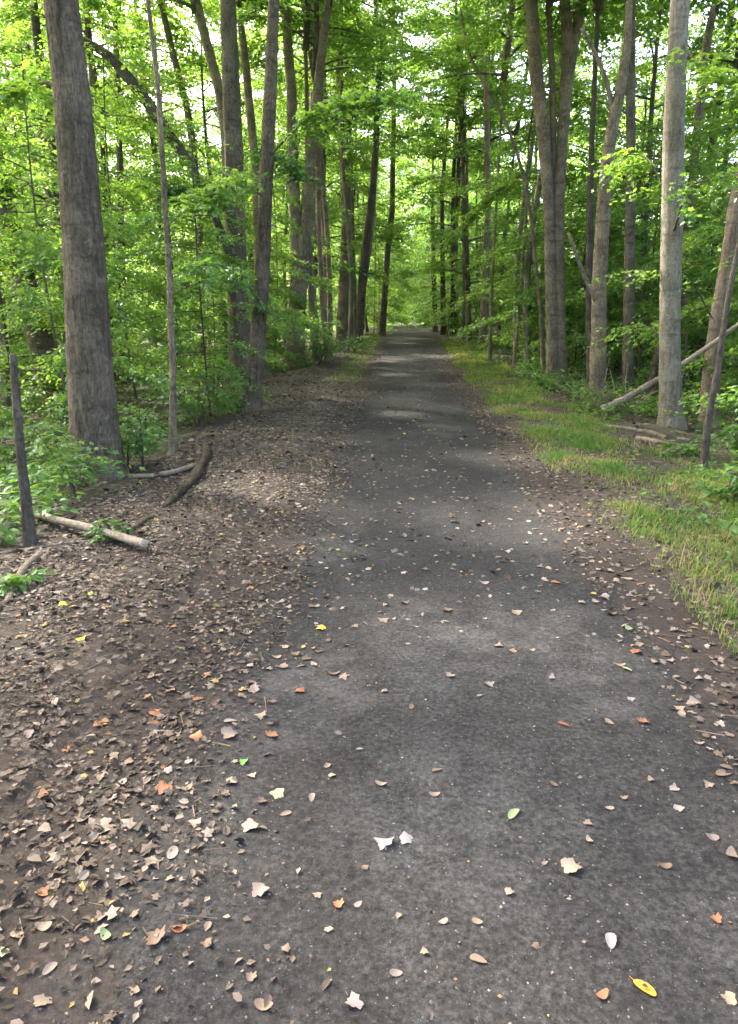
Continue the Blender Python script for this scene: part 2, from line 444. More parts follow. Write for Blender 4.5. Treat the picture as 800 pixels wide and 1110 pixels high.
py_ = axis(-8, 170, -1, 30, .12, 1.1); uu = np.linspace(-1, 1, 41)
U, Yp = np.meshgrid(uu, py_)
Xp = PC + U * path_hw(Yp) * 1.5
Zp = gz(Xp, Yp) + .006 + .012 * (1 - U ** 2) - .05 * ss(.9, 1., np.abs(U)) - .012 * np.exp(-((np.abs(U) - .38) / .12) ** 2)
n0, n1 = U.shape
V = np.stack([Xp, Yp, Zp], -1).reshape(-1, 3)
i = np.arange(n0 - 1)[:, None] * n1 + np.arange(n1 - 1)[None]
F = np.stack([i, i + 1, i + n1 + 1, i + n1], -1).reshape(-1, 4)
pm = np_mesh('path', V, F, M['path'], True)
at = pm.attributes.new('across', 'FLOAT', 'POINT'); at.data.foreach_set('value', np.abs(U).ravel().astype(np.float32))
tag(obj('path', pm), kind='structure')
def surf_z(x, y):
    u = (x - PC) / (path_hw(y) * 1.5)
    zp = gz(x, y) + .006 + .012 * (1 - u ** 2) - .05 * ss(.9, 1., np.abs(u)) - .012 * np.exp(-((np.abs(u) - .38) / .12) ** 2)
    return np.where(np.abs(u) < .97, zp, gz(x, y))

# ------------------------------------------------------------------ leaves
UP = np.array([0, 0, 1.])
TEMPL = {
 'diamond': (np.array([[0, 0, 0], [.42, -.34, .07], [1, 0, -.08], [.42, .34, .07]]), np.array([[0, 1, 2], [0, 2, 3]])),
 'ovate': (np.array([[0, 0, 0], [.22, -.26, .05], [.6, -.27, .03], [1, 0, -.12], [.6, .27, .03], [.22, .26, .05], [.45, 0, -.02]]),
           np.array([[6, 0, 1], [6, 1, 2], [6, 2, 3], [6, 3, 4], [6, 4, 5], [6, 5, 0]])),
 'maple': (np.array([[0, 0, 0], [.02, -.30, .02], [.30, -.22, .0], [.50, -.50, -.05], [.60, -.20, .02], [1.0, 0, -.12],
                     [.60, .20, .02], [.50, .50, -.05], [.30, .22, .0], [.02, .30, .02], [.38, 0, .03]]),
           np.array([[10, a, (a + 1) % 10] for a in range(10)])),
}
def leaf_mesh(name, P, D, Nn, size, shape, mat):
    T, TF = TEMPL[shape]
    D = norm(D); W = norm(np.cross(Nn, D)); Nn = np.cross(D, W)
    V = P[:, None] + size[:, None, None] * (T[None, :, :1] * D[:, None] + T[None, :, 1:2] * W[:, None] + T[None, :, 2:] * Nn[:, None])
    F = (np.arange(len(P))[:, None, None] * len(T) + TF[None]).reshape(-1, 3)
    return np_mesh(name, V.reshape(-1, 3), F, mat, False)

def spray_leaves(O, D, L, n, size, r, droop=.25, tilt=.45):
    """flat leafy twigs: origin O, direction D, length L -> leaf arrays"""
    S_ = len(O)
    t = (np.linspace(.15, 1.02, n)[None] + r.uniform(-.05, .05, (S_, n)))
    side = np.where(np.arange(n) % 2 == 0, 1., -1.)[None, :, None]
    D = norm(D); perp = norm(np.cross(D, UP) + 1e-6)
    P = O[:, None] + D[:, None] * (L[:, None] * t)[..., None]
    P[..., 2] -= droop * L[:, None] * t ** 2
    P = P + r.normal(0, .035, P.shape) * L[:, None, None]
    ld = D[:, None] * .75 + perp[:, None] * side * (.9 - .6 * t[..., None] ** 3) + r.normal(0, .28, P.shape)
    ld[..., 2] -= .22
    nn = UP + r.normal(0, tilt, P.shape)
    sz = size * r.uniform(.6, 1.2, P.shape[:2]) * (1.05 - .3 * t)
    return P.reshape(-1, 3), ld.reshape(-1, 3), nn.reshape(-1, 3), sz.ravel()

def rdir(az, el):
    return np.stack([np.cos(az) * np.cos(el), np.sin(az) * np.cos(el), np.sin(el)], -1)

def crown_module(seed, h, rad, nlimb, nspray, leaf, nl, matl, matb, r0, shape='diamond', low=.0, flat=.25, layer=False):
    """limbs with their leaf sprays round a vertical stem from z=0 to z=h; returns (wood mesh, leaf mesh)"""
    r = np.random.default_rng(seed)
    mb = MB()
    bx, by = r.uniform(-.06, .06, 2) * h
    zs = np.linspace(0, h, 8)
    stem = np.stack([bx * np.sin(zs / h * 2.2), by * np.sin(zs / h * 2.7), zs], 1)
    tube(mb, stem, np.linspace(r0, .012, 8), 7, .5, .04, seed)
    O = []; D = []; L = []
    for k in range(nlimb):
        u = (k + r.uniform(.1, .9)) / nlimb
        z = h * (low + (1 - low) * u)
        c = np.array([np.interp(z, zs, stem[:, 0]), np.interp(z, zs, stem[:, 1]), z])
        az = k * 2.4 + r.uniform(-.5, .5)
        ln = rad * (.35 + .75 * math.sin(math.pi * min(1, .22 + .78 * u)) ) * r.uniform(.65, 1.15)
        el = flat + (0 if layer else .55 * u) + r.uniform(-.15, .15)
        q = np.linspace(0, 1, 5)
        pts = c + rdir(np.full(5, az) + r.uniform(-.25, .25) * q, np.full(5, el) - .35 * q) * (ln * q)[:, None]
        tube(mb, pts, np.linspace(max(.012, r0 * .42 * (1 - u * .6)), .006, 5), 5, ln / 4, .03, seed + k, cap=False)
        m = max(2, int(nspray / nlimb * ln / (rad * .8)))
        tt = r.uniform(.25, 1.0, m) ** .75
        base = np.stack([np.interp(tt, q, pts[:, i]) for i in range(3)], 1)
        saz = az + r.uniform(-1.35, 1.35, m) * (1.1 - .5 * tt)
        O.append(base + r.normal(0, .06 * (1 if layer else 2.2), base.shape))
        D.append(rdir(saz, r.uniform(-.25, .35, m) * (.6 if layer else 1)))
        L.append(r.uniform(.45, 1.0, m) * (.9 if layer else 1.1) * min(1, rad / 2))
    P, ld, nn, sz = spray_leaves(np.concatenate(O), np.concatenate(D), np.concatenate(L), nl, leaf, r, .25, .4 if layer else .55)
    return mb.mesh('limbs', M[matb]), leaf_mesh('crown', P, ld, nn, sz, shape, M[matl])

CROWNS = [crown_module(101, 9, 3.1, 22, 620, .15, 17, 'maple', 'bark_grey', .11),
          crown_module(102, 10, 3.4, 24, 680, .15, 17, 'beech', 'bark_grey', .12),
          crown_module(103, 8, 2.8, 20, 540, .15, 17, 'maple', 'bark_grey', .10),
          crown_module(104, 11, 3.2, 26, 700, .15, 17, 'beech', 'bark_grey', .12)]

# ------------------------------------------------------------------ traced trees
def trunk_world(pts, Y):
    P = []; W = []
    for (x, y, w) in pts:
        p = at_depth(x, y, Y); P.append(p); W.append(w * .5 * px_size(p))
    return P, W

TRUNKS_PX = []                                       # (x, halfwidth, depth) to keep random growth off
def add_crown(root, top, r_top, idx, seed, drop=0., s=1.):
    wood, leaves = CROWNS[idx % len(CROWNS)]
    rz = random.uniform(0, 6.28)
    w = obj('upper_trunk', wood, root); c = obj('crown', leaves, root)
    for o in (w, c):
        o.location = Vector(top) - root.location - Vector((0, 0, drop)); o.rotation_euler.z = rz; o.scale = (s, s, s)

def traced_tree(label, pts, bark, base=None, Y=None, H=8.5, crown=0, sides=12, rough=.05, flare=(.6, .5),
                stems=(), name='tree', cat='tree', step=.22, group=None, s=1., topkink=.6):
    if base is not None:
        g = ground_hit(*base); Y = g[1] if Y is None else Y
        print('DEPTH', label[:50], round(float(g[1]), 1), round(float(g[0]), 1), Y)
    P, W = trunk_world(pts, Y)
    bx = P[-1][0]; bz = float(gz(bx, Y))
    if P[-1][2] > bz - .15:
        dirn = (np.array(P[-1]) - np.array(P[-2])); dirn = dirn / abs(dirn[2]) * (P[-1][2] - bz + .2)
        dirn[0] = np.clip(dirn[0], -.3 * abs(dirn[2]) - .02, .3 * abs(dirn[2]) + .02)
        P.append(np.array(P[-1]) + dirn); W.append(W[-1])
    for (x, y, w) in pts:
        TRUNKS_PX.append((x, y, w / 2 + 2, Y))
    # carry on above the picture
    if crown is not None and P[0][2] < H:
        dz = H - P[0][2]; sl = (P[0] - P[1]) / max(.05, P[0][2] - P[1][2]); sl = np.clip(sl, -.35, .35)
        up = P[0] + np.array([sl[0] * dz * topkink, random.uniform(-.05, .05) * dz, dz])
        P.insert(0, up); W.insert(0, max(.02, W[0] * .72))
    root = empty(name, (P[-1][0], P[-1][1], bz))
    tag(root, label, cat, group)
    mb = MB(); seed = int(abs(P[-1][0]) * 977 + Y * 131) % 9999
    rl = np.array(root.location)
    tube(mb, [p - rl for p in P], W, sides, step, rough, seed, flare)
    obj('trunk', mb.mesh('trunk', M[bark]), root)
    for k, (nm, sp) in enumerate(stems):
        p2, w2 = trunk_world(sp, Y)
        if nm == 'stem' and p2[0][2] < H:
            sl = (p2[0] - p2[1]) / max(.05, p2[0][2] - p2[1][2]); dz = H - p2[0][2]
            p2.insert(0, p2[0] + np.array([sl[0] * dz * topkink, .1, dz])); w2.insert(0, w2[0] * .7)
        mb = MB(); off = np.array([0, .02 * (k + 1), 0])
        tube(mb, [p + off - rl for p in p2], w2, max(6, sides - 2), step, rough, seed + k + 1)
        obj(nm, mb.mesh(nm, M[bark]), root)
        if nm == 'stem' and crown is not None:
            add_crown(root, p2[0], w2[0], crown + k + 1, seed + k, .3, s * .8)
    if crown is not None:
        add_crown(root, P[0], W[0], crown, seed, .3, s)
    return root, Y

def foliage_limb(root, pts, Y, w0, seed, nspray=60, leaf=.11, nl=14, mat='maple', bark='bark_grey', shape='maple', dY=0., spread=1.2):
    """a leafy limb growing from a tree: limb (part) > foliage (sub-part)"""
    r = np.random.default_rng(seed); rl = np.array(root.location)
    n = len(pts)
    P = [at_depth(x, y, Y + dY * i / (n - 1)) for i, (x, y) in enumerate(pts)]
    Q, w, t = resample([p - rl for p in P], np.linspace(w0, .006, n), .12)
    mb = MB(); tube(mb, Q, w, 6, .12, .04, seed)
    lo = obj('limb', mb.mesh('limb', M[bark]), root)
    u = r.uniform(.2, 1, nspray); ii = (u * (len(Q) - 1)).astype(int)
    d0 = norm(np.gradient(Q, axis=0))[ii]
    az = np.arctan2(d0[:, 1], d0[:, 0]) + r.uniform(-spread, spread, nspray)
    O = Q[ii] + r.normal(0, .05, (nspray, 3))
    D = rdir(az, r.uniform(-.25, .2, nspray))
    lm = leaf_mesh('foliage', *spray_leaves(O, D, r.uniform(.3, .75, nspray), nl, leaf, r, .3, .35), shape, M[mat])
    obj('foliage', lm, lo)

# ---- left of the path
L1, yL1 = traced_tree('thickest tree, a dark grey-brown rough trunk standing front left of the path',
    [(66, 0, 36), (78, 100, 38), (86, 200, 40), (93, 300, 43), (98, 400, 47), (103, 470, 52), (107, 514, 58)], 'bark_brown', (112, 520),
    sides=72, rough=.03, flare=(.42, .4), step=.08, H=9, crown=1)
traced_tree('dark trunk leaning left at the left edge, behind the thickest front tree',
    [(-10, 150, 17), (-2, 190, 19), (14, 260, 23), (33, 330, 26), (52, 395, 29), (60, 425, 32)], 'bark_brown', Y=15, sides=14, crown=0)
traced_tree('thin dark trunk seen just left of the top of the thickest front tree',
    [(36, 0, 9), (40, 40, 10), (46, 80, 11), (54, 120, 11), (64, 220, 12), (72, 330, 13)], 'bark_dark', Y=19, sides=10, crown=2)
traced_tree('very thin pale sapling stem to the right of the thickest front tree',
    [(160, 0, 4.5), (166, 50, 5), (171, 90, 5), (174, 140, 5.5), (177, 190, 6), (180, 245, 6), (184, 300, 6.5), (185, 350, 7), (188, 410, 7), (187, 450, 8), (188, 488, 10)], 'bark_tan', (188, 490),
    sides=8, flare=(.3, .3), rough=.10, step=.15, name='sapling', cat='sapling', crown=2, s=.55, H=8)
L3, yL3 = traced_tree('straight grey trunk half hidden by leaves, left of the leaning front pair',
    [(247, 0, 17), (250, 80, 19), (253, 160, 20), (256, 260, 21), (259, 350, 23), (261, 428, 27)], 'bark_grey', (261, 432), sides=16, step=.12, crown=3)
L4, yL4 = traced_tree('smooth brown trunk leaning slightly right, closest to the left edge of the path',
    [(297, 0, 12), (293, 100, 14), (288, 200, 15), (284, 300, 16), (278, 380, 17.5), (273, 440, 21)], 'bark_brown', (272, 446), sides=16, step=.12, crown=0)
traced_tree('faint thin brown trunk between the two leaf-hidden front left trunks',
    [(258, 0, 7), (264, 50, 8), (270, 110, 9), (277, 180, 9), (280, 260, 10), (285, 340, 10), (287, 395, 11)], 'bark_tan', Y=24, crown=1)
traced_tree('forked tree with one pale sunlit stem and one dark stem left of the path',
    [(357, -5, 8), (352, 30, 9), (345, 90, 10), (338, 152, 11), (331, 244, 13), (325, 302, 19), (321, 350, 19), (320, 398, 23)], 'bark_tan', (320, 399),
    sides=14, crown=2, stems=[('stem', [(309, 0, 9), (312, 50, 10), (316, 100, 11), (318, 186, 12), (321, 261, 13), (323, 305, 14)])])
traced_tree('very thin pale straight trunk just right of the forked tree',
    [(352, 60, 5), (347, 143, 6), (343, 220, 6), (341, 261, 6), (339, 330, 7), (340, 374, 8)], 'bark_pale', (340, 376), sides=8, crown=3, s=.8)
traced_tree('pale pinkish straight trunk right of the forked tree, at a leafy bush',
    [(364, 0, 5), (367, 70, 6), (370, 146, 7.5), (373, 195, 8.5), (375, 238, 9.5), (373, 302, 10.5), (370, 368, 12)], 'bark_pink', (370, 372), crown=0)
traced_tree('dark slim trunk leaning right beyond the pale pinkish straight trunk',
    [(412, 60, 6), (409, 120, 7), (407, 163, 7), (404, 206, 7.5), (397, 262, 9), (391, 330, 9.5), (389, 372, 10)], 'bark_dark', (389, 374), crown=1)
traced_tree('hair-thin pale trunk leaning right against the dark slim leaning trunk',
    [(407, 200, 2.6), (405, 240, 3), (401, 274, 3.2), (393, 326, 3.6), (390, 365, 4)], 'bark_pale', (390, 371), sides=6, crown=None, name='sapling', cat='sapling', flare=None)
traced_tree('slim dark trunk farthest along the left edge of the path',
    [(428, 60, 4.5), (427, 120, 5), (426, 163, 5.5), (425, 229, 6), (420, 274, 6.5), (417, 319, 7), (414, 362, 8)], 'bark_grey', (414, 364), crown=3)
for k, (pts, Y, bk, lab) in enumerate([
    ([(131, 200, 7), (131, 240, 7.5), (132, 340, 9)], 25, 'bark_dark', 'dark upright trunk in the clearing right behind the thickest front tree'),
    ([(113, 200, 6), (115, 250, 6.5), (118, 325, 8)], 27, 'bark_dark', 'thinner dark trunk just left of the upright one behind the thickest tree'),
    ([(100, 130, 5), (101, 170, 6), (104, 230, 6.5), (107, 320, 7)], 21, 'bark_pale', 'thin pale trunk peeping out along the right side of the thickest tree'),
    ([(212, 0, 10), (222, 40, 10.5), (233, 80, 11), (240, 105, 11), (245, 150, 11), (250, 250, 12), (254, 330, 13)], 21, 'bark_tan', 'pale flaky leaning trunk above, just left of the straight grey leaf-hidden trunk'),
    ([(174, -5, 6), (178, 20, 6.5), (187, 56, 7), (202, 112, 7.5), (208, 150, 8), (215, 230, 8), (218, 330, 9)], 25, 'bark_grey', 'thin grey leaning trunk between the thin sapling stem and the pale flaky trunk'),
    ([(344, 190, 4), (345, 250, 5), (350, 300, 5), (353, 360, 6)], 33, 'bark_dark', 'small dark trunk in the gap between the very thin pale and pinkish trunks')]):
    traced_tree(lab, pts, bk, Y=Y, crown=k, sides=10, step=.3)
traced_tree('dark bent tree whose top arches left towards the thickest front tree',
    [(80, 40, 7), (92, 44, 8), (106, 52, 9), (120, 62, 10), (140, 85, 12), (160, 110, 13), (175, 135, 13), (190, 155, 11), (205, 176, 10), (226, 215, 8),
     (246, 268, 8), (255, 330, 9), (260, 415, 10)], 'bark_dark', Y=16.5, crown=None, sides=12, step=.15)

# ---- right of the path
R1, yR1 = traced_tree('large flaky-barked tree of fused twin stems right of the path',
    [(575, 0, 14), (581, 75, 14), (590, 150, 13.5), (595, 225, 12), (597, 300, 12.5), (599, 360, 14), (600, 412, 17)], 'bark_tan', (602, 416),
    sides=18, rough=.07, step=.12, crown=1,
    stems=[('stem', [(612, 0, 11), (615, 30, 12), (617, 55, 14), (614, 94, 13), (610, 150, 12), (605, 225, 11.5), (606, 300, 12), (607, 360, 13), (607, 414, 17)]),
           ('stem', [(632, 0, 10), (627, 25, 11), (621, 55, 12), (616, 90, 11)]),
           ('stem', [(595, 0, 6), (598, 60, 6.5), (600, 130, 6.5), (602, 220, 6.5)])])
R2, yR2 = traced_tree('pale crooked tree with a dead bare side branch, right of the twin-stemmed tree',
    [(682, 0, 7), (680, 50, 9), (674, 90, 11), (665, 131, 13), (661, 155, 13), (657, 187, 14), (653, 250, 15), (650, 300, 15), (649, 360, 16), (648, 402, 18)], 'bark_tan', (648, 406), Y=15.5,
    sides=14, step=.12, rough=.07, crown=2, stems=[('branch', [(630, 30, 3.4), (640, 45, 4), (652, 72, 4.6), (660, 95, 5), (664, 118, 6), (663, 135, 6)])])
traced_tree('dark slim trunk close behind the pale crooked tree',
    [(642, 140, 6), (640, 200, 7), (639, 260, 8), (639, 330, 8.5), (640, 392, 9)], 'bark_dark', Y=yR2 + 3, sides=10, crown=3)
traced_tree('straight greyish trunk between the pale crooked tree and the pale smooth trunk',
    [(683, 0, 10), (683, 60, 11), (684, 150, 10), (683, 220, 10), (682, 300, 11), (681, 400, 12.5)], 'bark_grey', (681, 409), Y=18, crown=0, step=.15)
R4, yR4 = traced_tree('tall straight trunk with pale smooth bark in front on the right',
    [(737, 0, 20), (733, 75, 21), (730, 150, 22), (729, 225, 22.5), (727, 300, 22), (726, 375, 22), (727, 435, 24), (728, 460, 29)], 'bark_pale', (728, 462),
    sides=20, rough=.03, step=.1, crown=3, flare=(.45, .18))
R5, yR5 = traced_tree('pinkish-brown trunk leaning right at the right edge of the photo',
    [(812, 170, 20), (799, 225, 19), (789, 290, 18), (778, 350, 18), (771, 410, 18.5), (769, 455, 21)], 'bark_pink', (769, 462), sides=18, step=.12, crown=1)
traced_tree('thin dark crooked sapling leaning right in front of the pinkish-brown trunk',
    [(808, 235, 5), (797, 282, 5.5), (785, 346, 6.5), (778, 410, 7), (767, 447, 7.5), (763, 504, 9)], 'bark_dark', (763, 508), sides=8, name='sapling', cat='sapling',
    crown=2, s=.5, H=5, flare=(.2, .3))
for k, (pts, Y, bk, lab) in enumerate([
    ([(776, 0, 8), (764, 55, 8.5), (758, 120, 9), (752, 180, 9), (746, 240, 9.5), (742, 330, 10)], 22, 'bark_tan', 'tan leaning trunk behind the tall pale smooth trunk, on its right'),
    ([(768, 180, 8), (763, 210, 8.5), (755, 260, 9), (751, 345, 10)], 26, 'bark_dark', 'dark trunk in the gap between the pale smooth and the pinkish-brown trunks'),
    ([(775, 265, 6), (770, 300, 6.5), (763, 360, 7)], 24, 'bark_brown', 'short visible brown trunk right against the pinkish-brown leaning trunk'),
    ([(718, 340, 5), (714, 375, 5.5), (706, 412, 6)], 18, 'bark_tan', 'small leaning stem left of the pale smooth trunk, above the fallen branch')]):
    traced_tree(lab, pts, bk, Y=Y, crown=k if k != 3 else None, sides=10, step=.3)
traced_tree('thin crooked sapling that arches left over the path, left of the twin-stemmed tree',
    [(499, 8, 2.4), (503, 30, 2.6), (508, 58, 2.8), (528, 98, 3), (548, 130, 3.2), (565, 180, 3.4), (575, 230, 3.6), (580, 280, 3.8), (586, 340, 4), (589, 403, 5)], 'bark_tan', (589, 406),
    sides=8, step=.15, crown=None, name='sapling', cat='sapling', flare=(.2, .3))
traced_tree('hair-thin sapling stem standing alone left of the arching sapling',
    [(571, 200, 2), (567, 290, 2.5), (557, 395, 3.2)], 'bark_tan', (556, 397), sides=6, crown=2, s=.4, H=7, name='sapling', cat='sapling', flare=None)
traced_tree('reddish-brown trunk among leaves on the right edge of the far path',
    [(527, 60, 6), (528, 150, 6.5), (529, 230, 7), (526, 310, 8), (523, 372, 9)], 'bark_pink', (523, 376), crown=0, sides=10)
for k, (pts, b, bk, lab) in enumerate([
    ([(506, 230, 4), (507, 308, 4.5), (508, 366, 5.5)], (508, 369), 'bark_tan', 'pale thin trunk left of the reddish-brown far trunk'),
    ([(536, 260, 3), (533, 310, 3.4), (531, 388, 4.4)], (531, 391), 'bark_tan', 'pale thin stem right of the reddish-brown far trunk'),
    ([(469, 230, 4.5), (470, 294, 5), (472, 356, 6)], (472, 360), 'bark_dark', 'leftmost of the dark trunks where the far path narrows'),
    ([(479, 230, 5), (480, 307, 5.6), (481, 358, 7)], (481, 363), 'bark_dark', 'middle one of the dark trunks where the far path narrows'),
    ([(491, 240, 5), (491, 321, 5.4), (491, 362, 6.5)], (491, 365), 'bark_dark', 'rightmost of the dark trunks where the far path narrows')]):
    traced_tree(lab, pts, bk, b, crown=k, sides=9, step=.3, H=9)

# leafy limbs that reach into the picture
foliage_limb(L4, [(291, 170), (330, 130), (380, 108), (430, 100)], yL4, .02, 1, 90, .13, 12, 'maple', dY=-2.5)
foliage_limb(L4, [(284, 330), (262, 300), (235, 285), (205, 290)], yL4, .022, 2, 45, .12, 12, 'beech', dY=-3)
foliage_limb(L3, [(254, 240), (230, 215), (205, 205), (180, 210)], yL3, .02, 3, 110, .13, 12, 'dark', dY=-3.0)
foliage_limb(L3, [(256, 180), (275, 165), (300, 170), (318, 190)], yL3, .02, 4, 80, .12, 12, 'dark', dY=-3.0)
foliage_limb(L1, [(80, 110), (50, 85), (10, 95), (-50, 120)], yL1, .03, 5, 45, .11, 12, 'maple', dY=1.0)
foliage_limb(R4, [(736, 40), (765, 85), (790, 95), (830, 110)], yR4, .02, 6, 80, .12, 12, 'maple', dY=-2)
foliage_limb(R4, [(728, 260), (745, 200), (780, 192), (830, 188)], yR4, .022, 7, 36, .10, 12, 'maple', dY=-2.5)
foliage_limb(R5, [(775, 350), (745, 295), (705, 290), (672, 305)], yR5, .012, 10, 22, .08, 10, 'maple', dY=-2)
foliage_limb(R1, [(596, 200), (556, 195), (515, 232), (470, 296)], yR1, .016, 11, 110, .12, 13, 'maple', dY=3, spread=.8)

foliage_limb(L4, [(288, 215), (262, 195), (238, 205), (212, 230)], yL4, .016, 21, 90, .12, 12, 'maple', dY=-2.2)
foliage_limb(L3, [(258, 330), (235, 300), (210, 305), (185, 325)], yL3, .016, 22, 70, .11, 12, 'beech', dY=-3)
foliage_limb(L4, [(280, 370), (300, 340), (322, 345), (345, 360)], yL4, .012, 23, 40, .10, 12, 'beech', dY=1.5)
foliage_limb(R4, [(729, 230), (705, 170), (680, 165), (655, 185)], yR4, .014, 24, 36, .11, 12, 'maple', dY=1.5)
foliage_limb(R4, [(727, 380), (705, 350), (690, 352), (668, 372)], yR4, .012, 25, 26, .09, 12, 'maple', dY=.8)
# ------------------------------------------------------------------ fallen wood
def stick(name, label, cat, pts, mat, depth=None, lift=.5, sides=9, group=None, seed=0, rough=.11):
    """pts: pixels with widths; each lies on the ground (or on plane Y=depth)"""
    P = []; W = []
    for (x, y, w) in pts:
        p = ground_hit(x, y) if depth is None else at_depth(x, y, depth)
        r = w * .5 * px_size(p)
        if depth is None: p = p + np.array([0, 0, r * lift])
        P.append(p); W.append(r)
    o0 = P[0].copy()
    mb = MB(); tube(mb, [p - o0 for p in P], W, sides, .06, rough, seed)
    o = obj(name, mb.mesh(name, M[mat])); o.location = o0
    return tag(o, label, cat, group)

stick('fallen_branch', 'straight pale fallen branch lying at the left edge below the leafy saplings', 'branch',
      [(-40, 540, 7), (0, 553, 8), (60, 572, 8.5), (120, 588, 9), (160, 600, 9.5)], 'pale_wood', seed=1, lift=2.2)
stick('fallen_branch', 'thin grey stick lying just below the straight pale fallen branch', 'branch',
      [(-30, 606, 4), (20, 598, 4), (70, 590, 4), (125, 586, 3)], 'dead_wood', seed=2)
stick('fallen_branch', 'short curved stick at the left edge, in front of the straight pale branch', 'branch',
      [(8, 655, 7), (16, 636, 8), (26, 617, 8), (44, 602, 7)], 'dead_wood', seed=3)
stick('fallen_branch', 'pale bare stick pointing at the bend of the mossy log', 'branch',
      [(140, 518, 4), (160, 519, 5), (182, 517, 6), (213, 508, 6)], 'dead_wood', seed=4, lift=1.2)
stick('fallen_log', 'curved mossy rotten log bending along the left edge of the litter', 'log',
      [(223, 484, 7), (225, 494, 11), (219, 506, 9.5), (214, 516, 12), (203, 530, 8.5), (190, 541, 9.5), (178, 551, 5)], 'rotten_wood', seed=5, lift=.5, sides=14, rough=.2)
stick('fallen_log', 'rotten broken piece of wood sunk in the litter below the curved mossy log', 'log',
      [(166, 560, 5), (158, 565, 8.5), (146, 574, 7.5), (136, 579, 8.5), (120, 586, 6)], 'rotten_wood', seed=15, lift=.2, sides=12, rough=.2)
for k, (pts, lab) in enumerate([([(0, 720, 3), (40, 698, 3.5), (80, 688, 3), (115, 676, 2)], 'long thin twig at the left edge among brown litter, lowest of the left twigs'),
        ([(60, 748, 2.4), (100, 722, 2.6), (140, 708, 2.2)], 'short twig lying in the brown litter right of the lowest left twig'),
        ([(0, 672, 2.5), (40, 664, 3), (70, 650, 2.5)], 'thin twig lying near the yellow leaves on the left')]):
    stick('twig', lab, 'twig', pts, 'dead_wood', seed=20 + k, sides=6, group='twigs in the litter left of the path')
# dead upright post-like stem
g = ground_hit(32, 590)
P = [at_depth(x, y, g[1]) for x, y in ((14, 384), (18, 440), (23, 500), (29, 550), (33, 596))]
W = [w * .5 * px_size(g) for w in (7, 9, 10, 12, 15)]
mb = MB(); tube(mb, [p - g for p in P], W, 10, .06, .08, 3, (.2, .3))
o = obj('dead_stem', mb.mesh('dead_stem', M['bark_dark']), None, g); tag(o, 'broken-off dark dead stem standing upright at the left edge', 'dead tree')

stick('fallen_branch', 'long bare fallen branch propped up across the pale smooth trunk on the right', 'branch',
      [(652, 443, 7), (668, 437, 7), (690, 425, 6.5), (727, 403, 6), (765, 378, 5.5), (800, 352, 5), (825, 335, 4)], 'pale_wood', depth=yR4 + .45, seed=6)
stick('fallen_branch', 'grey fallen branch lying flat just left of the pale smooth trunk', 'branch',
      [(655, 463, 4.5), (680, 466, 5), (705, 470, 5), (722, 475, 4)], 'dead_wood', seed=7)
stick('fallen_branch', 'short thick piece of branch lying in front of the flat grey branch', 'branch',
      [(690, 476, 5), (705, 479, 6), (720, 482, 5)], 'dead_wood', seed=8)
stick('fallen_branch', 'short pale stick on the ground right of the pale smooth trunk', 'branch',
      [(733, 476, 4), (748, 479, 4.5)], 'dead_wood', seed=9)
stick('fallen_branch', 'thin pale stick leaning between the twin-stemmed tree and the crooked tree', 'branch',
      [(616, 252, 3), (624, 275, 3.5), (634, 300, 4), (645, 326, 4)], 'dead_wood', depth=yR2 - .3, seed=10)
# heap of twigs at the foot of the propped branch
g = ground_hit(655, 446); r = np.random.default_rng(3); mb = MB()
for k in range(46):
    a = r.uniform(0, 6.28); l = r.uniform(.3, 1.1); c = r.normal(0, .28, 2); el = r.uniform(-.1, 1.1)
    p0 = np.array([c[0], c[1] * .6, r.uniform(0, .15)]); d_ = np.array([math.cos(a) * math.cos(el), math.sin(a) * math.cos(el), math.sin(el)]) * l
    tube(mb, [p0, p0 + d_ * .5 + r.normal(0, .03, 3), p0 + d_], [.011, .009, .004], 5, .2, .05, k)
o = obj('brush_pile', mb.mesh('brush_pile', M['dead_wood']), None, g); tag(o, 'tangled heap of bare twigs at the foot of the propped fallen branch', 'brush pile')

# ------------------------------------------------------------------ background woods
def tree_proto(seed, crown, h0, r0, bark):
    mb = MB(); r = np.random.default_rng(seed)
    zz = np.linspace(h0, -.25, 7); b = r.normal(0, .12, 2)
    P = np.stack([b[0] * np.sin(zz * .5), b[1] * np.sin(zz * .45), zz], 1)
    P[:, :2] -= P[-2, :2]
    tube(mb, P, np.interp(zz, [0, h0], [r0, r0 * .62]), 9, .5, .06, seed, (.5, .4))
    return mb.mesh('trunk', M[bark]), CROWNS[crown], P[0], r0
PROTO = [tree_proto(1, 0, 4.5, .115, 'bark_grey'), tree_proto(2, 1, 5.5, .135, 'bark_brown'), tree_proto(3, 2, 3.2, .12, 'bark_tan'),
         tree_proto(4, 3, 5.0, .125, 'bark_tan'), tree_proto(5, 0, 7.5, .135, 'bark_pale'), tree_proto(6, 1, 2.6, .10, 'bark_grey'),
         tree_proto(8, 2, 10.5, .11, 'bark_pale'), tree_proto(9, 0, 9.5, .10, 'bark_tan'),
         tree_proto(7, 3, 6.0, .11, 'bark_tan')]
def bg_tree(k, x, y, s, label, group):
    tm, (wm, cm), top, r0 = PROTO[k]
    root = empty('tree', (x, y, float(gz(x, y)))); tag(root, label, 'tree', group)
    rz = random.uniform(0, 6.28)
    root.rotation_euler = (random.uniform(-.04, .04), random.uniform(-.04, .04), rz); root.scale = (s, s, s * random.uniform(.9, 1.15))
    obj('trunk', tm, root)
    for nm, me in (('upper_trunk', wm), ('crown', cm)):
        o = obj(nm, me, root); o.location = (top[0], top[1], top[2] - .3)
        o.scale = (1, 1, 1)

